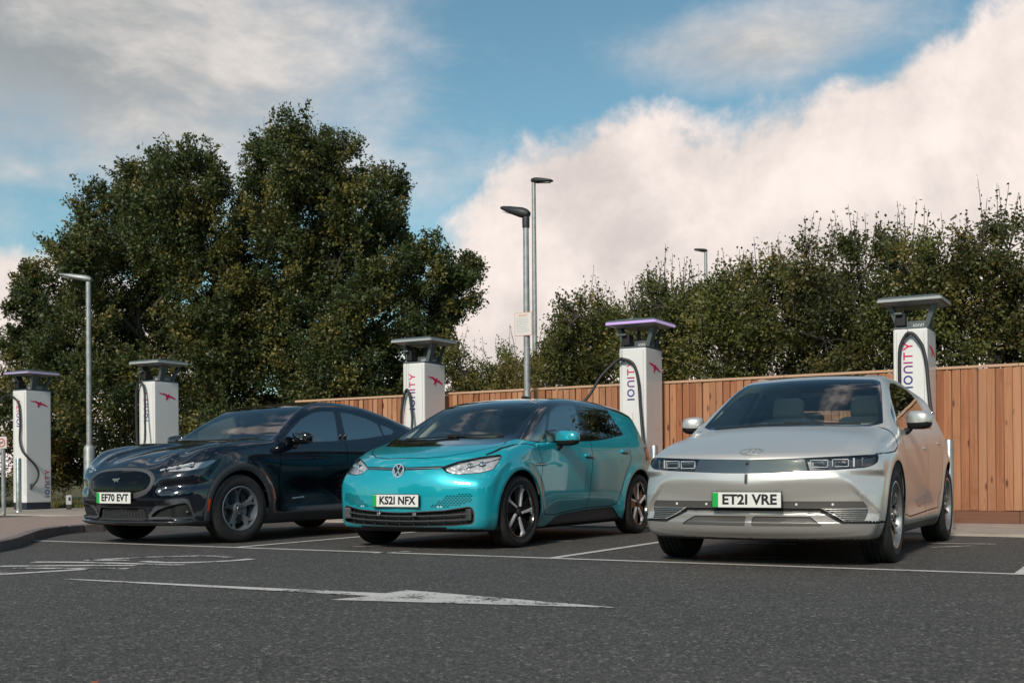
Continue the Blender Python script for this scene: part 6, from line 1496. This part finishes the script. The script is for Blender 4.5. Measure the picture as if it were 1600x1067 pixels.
hedge('yellow-brown shrub above the fence behind the notice post', 24, [(850, 570, 42), (815, 590, 36), (890, 550, 36), (860, 620, 50), (800, 625, 40), (905, 610, 45)], M_OLIVE, dens=1.95, size=0.052, shoots=3, name='shrub', cat='shrub', trunk=.07)
hedge('bushy hedgerow tree left of the lilac-lit charger', 21.5, [(905, 490, 34), (945, 478, 32), (920, 530, 50), (975, 520, 52), (900, 580, 48), (960, 590, 55), (930, 445, 14)], M_HEDGE, dens=2.03, size=0.059, shoots=5, trunk=.08)
hedge('hedgerow tree rising behind the lilac-lit charger', 20.5, [(1040, 432, 34), (1005, 462, 34), (1075, 445, 36), (1030, 500, 55), (1090, 510, 55), (1020, 565, 55), (1085, 580, 55)], M_HEDGE, dens=2.03, size=0.059, shoots=12, trunk=.09)
hedge('hedgerow tree behind the windscreen of the silver car', 19.3, [(1140, 428, 34), (1180, 408, 36), (1215, 395, 32), (1150, 480, 60), (1225, 460, 58), (1130, 555, 60), (1200, 550, 65), (1260, 530, 50)], M_HEDGE, dens=2.03, size=0.058, shoots=7, trunk=.09)
hedge('dark hedgerow tree with whippy tops left of the right-hand charger', 18.2, [(1275, 385, 36), (1320, 368, 32), (1365, 358, 36), (1300, 440, 60), (1370, 430, 60), (1290, 530, 65), (1365, 530, 65), (1330, 590, 50)], M_DEEP, dens=2.03, size=0.056, shoots=14, trunk=.09)
hedge('hedgerow tree behind the right-hand charger', 16.9, [(1415, 372, 36), (1460, 378, 32), (1425, 440, 60), (1490, 430, 50), (1420, 520, 62), (1490, 520, 62), (1450, 585, 50)], M_HEDGE, dens=2.03, size=0.054, shoots=13, trunk=.09)
hedge('tall dark hedgerow tree at the right edge of the picture', 16.3, [(1535, 350, 36), (1580, 348, 34), (1525, 400, 50), (1590, 410, 55), (1530, 490, 60), (1595, 490, 58), (1560, 570, 60), (1500, 440, 40), (1610, 560, 50)], M_DEEP, dens=2.03, size=0.054, shoots=11, trunk=.1, dy=.4)

# unseen tree belt, added behind the camera to darken reflections in paint and glass
nb = 9000; ang = RNG.uniform(-1.45, 1.0, nb); rad = RNG.uniform(23, 27, nb); hz = RNG.random(nb)**.8*(4.6+1.7*np.sin(ang*9)+1.0*np.sin(ang*23+1))
Bp = np.stack([rad*np.sin(ang), -rad*np.cos(ang), hz], 1); Vb, Fb, tb = leaves(Bp, unit(RNG.normal(0, 1, (nb, 3))), 5, np.full(nb, .9), .55, np.stack([RNG.random(nb), RNG.random(nb), 0*ang], 1))
wd = tmesh('unseen_trees', Vb, Fb, M_DEEP, None, smooth=False); tag(wd, 'belt of trees added out of view behind the camera to darken reflections in the cars', 'unseen_trees', kind='stuff')
ca = wd.data.color_attributes.new('tone', 'FLOAT_COLOR', 'CORNER'); col = np.ones((len(Fb), 4, 4), np.float32); col[:, :, :3] = tb[:, None, :]; ca.data.foreach_set('color', col.ravel())
build_teal(); build_silver(); build_dark()
